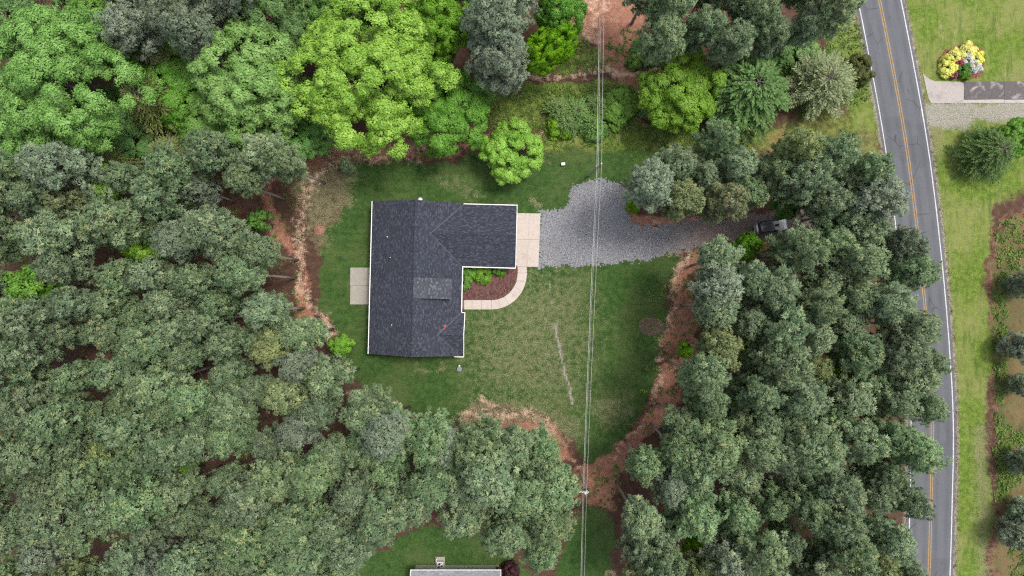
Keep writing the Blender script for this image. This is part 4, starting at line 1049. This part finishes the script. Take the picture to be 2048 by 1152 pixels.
broad(PR_MED[0], 6, 15, 40, 240, 110, 6, 'leaf_deep', 'low dark green tree under the broad light green tree', rz=3.5)
broad(PR_MED[1], 6, 15, 200, 262, 96, 5, 'leaf_deep', 'low shaded tree between broad light green tree and pines', rz=0.5)
broad(PR_MED[1], 6, 15, 1364, 178, 86, 8, 'leaf_yellow', 'olive-yellow leafy tree beside the dark frond-leaved tree', rz=2.0)
broad(PR_FROND, 6.6, 11, 1508, 172, 106, 8, 'leaf_deep', 'dark green tree with long radiating drooping fronds', 'frond_tree', 0.3)
broad(PR_SILV, 4.6, 6.5, 1655, 160, 78, 5, 'silver', 'silvery-leaved loose tree between frond tree and dark round shrub', 'silver_tree', 0.3)
broad(PR_BOX, 2.4, 3, 1717, 138, 36, 2.2, 'boxwood', 'dense dark olive rounded shrub at the road edge', 'round_shrub', 0.3, cat='shrub')
for k, (px, py, r) in enumerate(((1118, 216, 30), (1156, 224, 36), (1192, 208, 28), (1136, 246, 28), (1184, 246, 28))):
    broad(PR_FERN, 4.4, 3.4, px, py, r, 2.0, 'leaf_frond', 'pale green arching frond shrub in the thicket under the wires', 'frond_shrub', k * 1.1, group='frond shrubs under the wires', cat='shrub')
broad(PR_YEW, 4.0, 6, 1998, 300, 64, 4.5, 'cedar_dark', 'dark green feathery evergreen on the mulched island across the road', 'evergreen_shrub', 0.5)
broad(PR_MED[0], 6, 15, 2040, 274, 40, 4.5, 'leaf_vivid', 'bright green bush touching the dark feathery evergreen', rz=1.0)
for px, py, r, zc, rz, lab in ((290, 195, 80, 10, 0.2, 'feathery olive cedar leaning beside the broad light green tree'), (330, 300, 48, 8, 1.6, 'feathery cedar at the edge of the pine stand'), (222, 316, 46, 6, 2.8, 'low feathery cedar beside the pines'), (318, 118, 50, 9, 4.0, 'feathery cedar under the grey pines'), (560, 305, 30, 6, 5.0, 'small feathery cedar by the clay path')):
    broad(PR_CEDAR, 4.2, 13, px, py, r, zc, 'cedar', lab, 'cedar_tree', rz)
BUSHES = [(1238, 215, 38, 'leaf_mid', 'round green bush touching the frond thicket'), (962, 184, 30, 'leaf_mid', 'green bush between clay strip and mid green tree'), (1300, 95, 32, 'leaf_mid', 'green bush under the pines by the clay track'), (1120, 252, 26, 'leaf_vivid', 'low green bush in front of the frond thicket'), (1312, 215, 28, 'leaf_deep', 'dark green bush beneath the olive-yellow tree'), (1192, 258, 24, 'leaf_mid', 'low green bush at the foot of the fronds under the wires'), (1600, 100, 44, 'leaf_deep', 'dark bush between frond tree and silvery tree'), (1270, 120, 16, 'leaf_yellow', 'little yellowish bush on the clay track')]
for i, (px, py, r, m, lab) in enumerate(BUSHES):
    broad(PR_BUSH[i % 2], 1.5, 1.9, px, py, r, 1.5, m, lab, 'bush', i * 1.3, 1.0, 1.0, None, 'bush')
SAPS = [(285, 488, 46, 11, 'vivid green sapling showing through the pines, broad crown'), (52, 570, 52, 11, 'tall vivid green sapling in the outermost pines behind the house'), (195, 366, 46, 9, 'green sapling between cedars and the pine stand'), (168, 1022, 26, 9, 'small vivid green sapling deep in the pine stand behind the house'), (680, 692, 25, 4, 'vivid green sapling leaning onto the lawn behind the house'), (1502, 492, 30, 6, 'vivid green sapling beside the parked car'), (1575, 410, 32, 6, 'green sapling overhanging the parked car'), (1684, 752, 30, 10, 'vivid green sapling in the pine stand toward the road'), (1402, 1092, 34, 10, 'vivid green sapling in the pines beyond the transformer pole'), (1472, 790, 30, 8, 'dark-shaded green sapling in the pines by the clay strip'), (1370, 700, 18, 4, 'small yellow-green sapling at the clay strip'), (1266, 412, 16, 2.5, 'little yellow-green sapling at the gravel edge'), (375, 925, 22, 9, 'small green sapling in a gap of the pine stand'), (515, 440, 24, 7, 'green sapling under pines near the clay bank'), (1500, 700, 26, 9, 'green sapling half hidden by pines of the road stand')]
for i, (px, py, r, zc, lab) in enumerate(SAPS):
    broad(PR_SAP[i % 2], 2.2, 7, px, py, r * 0.86, zc, 'leaf_vivid' if i not in (6, 9, 13) else 'leaf_mid', lab, 'sapling', i * 0.9)
for px, py, r, lab in ((937, 542, 17, 'leafy green shrub in the corner of the mulch bed'), (962, 547, 19, 'largest green shrub in the mulch bed'), (998, 541, 11, 'smallest green shrub in the mulch bed, by the garage'), (931, 566, 12, 'green shrub in the mulch bed close to the front wall')):
    broad(PR_SHRUB, 0.75, 0.9, px, py, r, 0.8, 'leaf_mid' if px < 935 else 'leaf_vivid', lab, 'shrub', px * 0.7, 1.0, 1.1, None, 'shrub')
for px, py, r, m, lab in ((1900, 136, 16, 'flower_yellow', 'yellow flowering shrub at the road end of the flower bed'), (1893, 118, 9, 'flower_yellow', 'small yellow flowering shrub on the flower bed rim'), (1911, 110, 13, 'flower_yellow', 'yellow flowering shrub in the middle of the yellow arc'), (1938, 102, 17, 'flower_yellow', 'yellow flowering shrub at the back of the flower bed'), (1955, 116, 14, 'flower_yellow', 'yellow flowering shrub behind the white blossom'), (1938, 118, 13, 'flower_white', 'white flowering shrub in the flower bed, towards the lawn'), (1953, 133, 12, 'flower_white', 'white flowering shrub at the flower bed end'), (1919, 127, 7, 'flower_pink', 'dusty pink flowering shrub in the middle of the flower bed'), (1910, 150, 6, 'flower_pink', 'bright pink flowering shrub at the flower bed front'), (1934, 149, 10, 'leaf_yellow', 'lime green shrub at the flower bed front'), (1928, 138, 13, 'leaf_deep', 'dark green shrub in the centre of the flower bed')):
    broad(PR_SHRUB, 0.75, 0.9, px, py, r, 0.8, m, lab, 'flower_shrub' if 'flower_' in m else 'shrub', px * 0.7, 1.0, 1.1, None, 'shrub')
broad(PR_BOX, 2.4, 3, 1017, 1152, 25, 2.0, 'burgundy', 'dark burgundy shrub at the corner of the grey-roofed house', 'burgundy_shrub', 0.3, cat='shrub')
b = MB(); rr_ = random.Random(3)                              # dead brush by the clay track
for k in range(9):
    a0 = rr_.uniform(0, 6.28); l = rr_.uniform(0.6, 1.1); e = Vector((math.cos(a0) * l, math.sin(a0) * l, l * 0.9)); b.tube([(0, 0, 0), e * 0.5 + Vector((0, 0, 0.1)), e], [0.035, 0.022, 0.006], 4)
    for j in range(3):
        f = e * rr_.uniform(0.5, 0.9); b.tube([f, f + Vector((rr_.uniform(-.4, .4), rr_.uniform(-.4, .4), rr_.uniform(0, .3)))], [0.014, 0.004], 4)
tag(b.build('bare_shrub', M['bark_grey'], None, P(1243, 186)), 'leafless grey twiggy shrub on the clay track', 'shrub')

# ------------------------------------------------------------------ pines
PINES = [pine_proto(30 + i, H, R, bs) for i, (H, R, bs) in enumerate(((18, 2.9, .50), (18, 2.6, .52), (18, 3.1, .48), (18, 2.7, .55), (18, 3.0, .5), (18, 2.5, .53), (18, 3.3, .46)))]
YOUNG = [pine_proto(50 + i, 5.5, 1.9, 0.12, 26, 0.7) for i in range(2)]
GREY = [pine_proto(60 + i, 19, 4.1, 0.40, 30, 1.5) for i in range(2)]
EDGE = [pine_proto(80 + i, 19.5, R, bs) for i, (R, bs) in enumerate(((2.5, .68), (2.3, .70)))]       # stand-edge pines with long bare stems
ZC = 14.6
def crown_px(bx, by, z=ZC): k = CAM_H / (CAM_H - z); return (1024 + (bx - 1024) * k, 576 + (by - 576) * k)
STANDS = [
 ('pines behind the house', 'tall pine in the stand behind the house', [(-70, 330), (60, 305), (160, 300), (270, 335), (420, 275), (540, 290), (560, 340), (545, 400), (535, 430), (590, 480), (590, 610), (640, 640), (630, 700), (695, 750), (690, 830), (600, 900), (540, 1000), (540, 1230), (-70, 1230)],
  [(570, 399), (596, 520), (590, 556), (602, 674), (650, 366)], PINES, 'pine', 58),
 ('pines between the two houses', 'tall pine in the belt between the lawn and the grey-roofed house', [(700, 830), (720, 780), (830, 850), (900, 880), (960, 850), (1050, 840), (1130, 880), (1135, 1000), (1140, 1060), (1110, 1170), (1040, 1130), (980, 1060), (880, 1050), (790, 1090), (730, 1120), (690, 1230), (480, 1230), (480, 1000), (560, 870), (640, 800)],
  [(819, 814), (908, 843), (1085, 880), (985, 870), (1030, 850)], PINES, 'pine', 58),
 ('pines between the lawn and the road', 'tall pine in the stand between front lawn and road', [(1440, 490), (1500, 520), (1570, 485), (1600, 452), (1680, 425), (1780, 440), (1836, 480), (1868, 560), (1862, 640), (1887, 760), (1892, 880), (1855, 955), (1838, 1010), (1860, 1080), (1815, 1230), (1245, 1230), (1255, 1100), (1255, 960), (1265, 880), (1360, 830), (1410, 740), (1425, 620), (1455, 540)],
  [(1383, 531), (1374, 571), (1363, 610), (1366, 688), (1333, 722), (1315, 806), (1302, 848), (1250, 880), (1232, 965), (1250, 1083)], PINES, 'pine', 57),
 ('pines beside the gravel drive', 'tall pine on the gravel driveway side nearest the frond-leaved tree', [(1262, 370), (1300, 330), (1400, 310), (1420, 250), (1480, 255), (1500, 310), (1600, 290), (1640, 255), (1710, 265), (1775, 330), (1765, 395), (1730, 435), (1650, 432), (1610, 410), (1560, 395), (1490, 430), (1400, 450), (1340, 430), (1280, 420)],
  [], PINES, 'pine', 50),
 ('pines above the frond tree', 'grey-green pine behind the frond-leaved tree, near the road', [(1275, -70), (1290, 40), (1320, 110), (1400, 120), (1500, 100), (1560, 100), (1620, 80), (1690, 40), (1680, -70)], [], PINES, 'pine', 62),
 ('grey pines behind the cedars', 'greyish pine behind the feathery cedars and pale green tree', [(150, -70), (200, 60), (300, 100), (390, 110), (480, 60), (500, -70)], [], PINES, 'pine_grey', 62),
 ('grey pines by the straw clearing', 'large soft greyish pine beside the narrow bright green tree', [(890, -90), (930, 60), (945, 140), (1010, 160), (1070, 130), (1060, -90)], [], GREY, 'pine_grey', 78),
]
SAPX = [(s[0], s[1], s[2]) for s in SAPS] + [(1548, 458, 60)]        # keep the parked car in view
r_ = np.random.default_rng(77); taken = []
def put_pine(cx, cy, protos, mat, label, group, zc=ZC, base=None):
    h = r_.uniform(0.80, 1.15); z = zc * h; w_ = 1.05 if 'two houses' in group else 0.90
    if base is None: loc = P(cx, cy, z); loc.z = 0
    else: loc = P(*base)
    w_ *= r_.uniform(0.90, 1.18); u_ = r_.random()
    if mat == 'pine' and u_ < 0.14: mat = 'pine_olive' if u_ < 0.05 else 'pine_grey'
    o = tree('pine_tree', protos[int(r_.integers(len(protos)))], M[mat], loc, h, r_.uniform(0, 6.28), label, 'pine', group, 'bark', r_.uniform(0.94, 1.06))
    o.scale.x *= w_; o.scale.y *= w_
    o.rotation_euler.x, o.rotation_euler.y = r_.normal(0, 0.02, 2)
MARKS = [(s_[0], s_[1], 'the ' + l_) for s_, l_ in zip(SAPS, ('broad vivid green sapling amid the pines', 'tall vivid green sapling of the outer pines', 'green sapling beside the cedars', 'lone small sapling deep in the stand', 'sapling leaning onto the back lawn', 'vivid sapling beside the parked car', 'sapling overhanging the parked car', 'vivid sapling in the road stand', 'vivid sapling beyond the transformer pole', 'dark-shaded sapling by the clay strip', 'yellow-green sapling at the clay strip', 'little sapling at the gravel edge', 'small sapling in the stand gap', 'sapling near the clay bank', 'half-hidden sapling of the road stand'))]
MARKS += [(638, 460, 'the bare clay mound'), (700, 572, 'the concrete patio'), (1303, 653, 'the straw mound'), (1165, 960, 'the transformer pole'), (1544, 452, 'the parked car'), (880, 1131, 'the condenser unit'), (1018, 1143, 'the burgundy shrub'), (330, 300, 'the feathery cedar at the stand edge'), (222, 316, 'the low feathery cedar'), (1508, 172, 'the frond-leaved tree'), (1655, 160, 'the silvery tree'), (1254, 375, 'the gravel turnaround'), (919, 738, 'the round tank lid'), (1145, 808, 'the lawn trench end'), (1785, 430, 'the driveway mouth at the road')]
n_p = 0; LIST = []
SEEDS = {'pines beside the gravel drive': [(1302, 372), (1352, 330), (1362, 396), (1412, 352), (1432, 288), (1440, 408), (1478, 332), (1500, 390), (1545, 340), (1598, 300), (1612, 362), (1660, 312), (1688, 372), (1732, 338), (1655, 402), (1698, 420), (1745, 392)],
         'pines between the two houses': [(1085, 905), (1022, 892), (962, 892), (900, 905), (1102, 975), (1085, 1050), (1040, 1000), (850, 885), (778, 868), (985, 965)],
         'pines between the lawn and the road': [(1675, 482), (1725, 466)],
         'pines behind the house': [(600, 730), (548, 690), (575, 790)]}
for grp, lab, poly, bases, protos, mat, dmin in STANDS:
    for bp in bases:
        c = crown_px(*bp); taken.append(c); LIST.append([c, EDGE, mat, lab, grp, bp])
    for c in SEEDS.get(grp, ()): taken.append(c); LIST.append([c, protos, mat, lab, grp, None])
    xs = [p[0] for p in poly]; ys = [p[1] for p in poly]
    edge = 24 if protos is PINES else 30
    X_, Y_ = r_.uniform(min(xs), max(xs), 9000), r_.uniform(min(ys), max(ys), 9000)
    ok = inside(X_, Y_, poly) & (seg_dist(X_, Y_, poly, True) > edge)
    for cx, cy in zip(X_[ok].tolist(), Y_[ok].tolist()):
        if any((cx - a) ** 2 + (cy - c) ** 2 < dmin ** 2 for a, c in taken): continue
        if any((cx - a) ** 2 + (cy - c) ** 2 < (s_ + 16) ** 2 for a, c, s_ in SAPX): continue
        taken.append((cx, cy)); LIST.append([(cx, cy), protos, mat, lab, grp, None])
done = set()
for rank, word in enumerate(('closest to', 'second closest to', 'third closest to', 'fourth closest to')):
    for mx_, my_, nm in MARKS:
        best = sorted((math.hypot(t[0][0] - mx_, t[0][1] - my_), i) for i, t in enumerate(LIST) if i not in done)
        if best and best[0][0] < 150:
            i = best[0][1]; done.add(i); LIST[i][3] = 'tall pine standing ' + word + ' ' + nm
for i, t in enumerate(LIST):
    if i in done: continue
    cx, cy = t[0]; dl = seg_dist(np.array([cx]), np.array([cy]), LAWN, True)[0]
    if dl < 120: t[3] += ', lawn-side rim'
    elif 0 < road_x(cy) - cx < 150: t[3] += ', road-side rim'
    elif dl > 330 and 'behind the house' in t[4]: t[3] += ', deep inside'
for c, protos, mat, lab, grp, bp in LIST:
    put_pine(c[0], c[1], protos, mat, lab, grp, ZC, bp); n_p += 1
print('pines', n_p)
for px, py, s in ((2052, 572, 1.2), (2044, 690, 1.25), (2056, 775, 1.0), (2052, 930, 1.2), (2038, 1070, 1.3), (2058, 1030, 1.1)):
    q = P(px, py, 3.5); tree('young_pine', YOUNG[px % 2], M['pine_grey'], (q.x, q.y, 0), s * 0.8, px * 0.3, 'young low greyish pine on the clay bank across the road', 'pine', 'young pines across the road', 'bark')
for px, py, s in ((1409, 552, 0.55), (692, 336, 0.5)):
    q = P(px, py, 1.5); tree('young_pine', YOUNG[0], M['pine'], (q.x, q.y, 0), s, px * 0.3, 'tiny pine seedling on the clay strip by the front lawn' if px > 1000 else 'tiny pine seedling on the clay at the back of the lawn', 'pine', None, 'bark')

# ------------------------------------------------------------------ weeds and undergrowth
def weeds():
    r = np.random.default_rng(5)
    zones = [([(940, 165), (1090, 175), (1090, 262), (960, 258)], 300, 0.38), ([(1090, 175), (1270, 170), (1280, 262), (1090, 268)], 520, 0.6), ([(1290, 250), (1400, 240), (1420, 300), (1300, 300)], 160, 0.4), ([(1080, 270), (1300, 255), (1300, 300), (1090, 305)], 260, 0.25),
             ([(1120, 60), (1160, 60), (1212, 140), (1110, 150)], 160, 0.35), ([(1210, 60), (1290, 60), (1290, 140), (1215, 135)], 60, 0.35), ([(1990, 450), (2060, 420), (2070, 560), (1998, 560)], 120, 0.55), ([(1985, 540), (2020, 540), (2015, 690), (1985, 690)], 150, 0.3), ([(1988, 680), (2012, 680), (2012, 1000), (1988, 1000)], 130, 0.45), ([(1995, 840), (2050, 870), (2040, 960), (2000, 1000)], 170, 0.6), ([(2020, 1010), (2070, 1010), (2070, 1200), (2020, 1200)], 160, 0.5),
             ([(0, 250), (250, 290), (240, 330), (0, 330)], 260, 0.6), ([(1560, 60), (1720, 40), (1740, 200), (1600, 240), (1560, 180)], 420, 0.5), ([(1100, 940), (1240, 930), (1240, 1020), (1100, 1020)], 130, 0.3), ([(1260, 240), (1500, 260), (1480, 320), (1260, 320)], 120, 0.3), ([(620, 280), (960, 255), (960, 310), (640, 330)], 130, 0.25), ([(1380, 500), (1440, 500), (1400, 720), (1340, 800), (1330, 720)], 60, 0.25),
             ([(0, 340), (600, 320), (640, 1150), (0, 1150)], 700, 0.6), ([(640, 850), (1120, 880), (1120, 1050), (640, 1050)], 260, 0.5), ([(1300, 560), (1800, 480), (1800, 1150), (1260, 1150)], 600, 0.6)]
    parts = []
    for poly, n, s in zones:
        xs = [p[0] for p in poly]; ys = [p[1] for p in poly]
        X = r.uniform(min(xs), max(xs), n * 3); Y = r.uniform(min(ys), max(ys), n * 3)
        k = inside(X, Y, poly); X, Y = X[k][:n], Y[k][:n]; n = len(X); K = 14
        sz = s * r.uniform(0.4, 1.3, n); base = np.stack([(X - 1024) / PXM, (576 - Y) / PXM, np.zeros(n)], 1)
        m = n * K; w = rdirs(r, m); w[:, 2] = np.abs(w[:, 2]) + 0.1; S = np.repeat(sz, K)[:, None]
        c = np.repeat(base, K, 0) + w * S * np.array([1, 1, 0.7]) * r.uniform(0.1, 1, (m, 1)); N = unit(np.array([0, 0, 1.0]) + rdirs(r, m) * 0.7); D = unit(np.cross(N, rdirs(r, m)))
        L = np.repeat(0.16 + 0.22 * sz, K) * r.uniform(0.7, 1.3, m)
        V, F = kites(c, D, N, L, L * 0.36)
        parts.append((V, F, np.clip(np.repeat(r.normal(0.45, 0.28, n), K) + r.normal(0, 0.12, m), 0, 1), np.zeros(m), N))
    tag(link('undergrowth', leaf_mesh('undergrowth', parts), M['weeds']), 'low green weeds and undergrowth on the unmown ground', 'undergrowth', kind='stuff')
weeds()
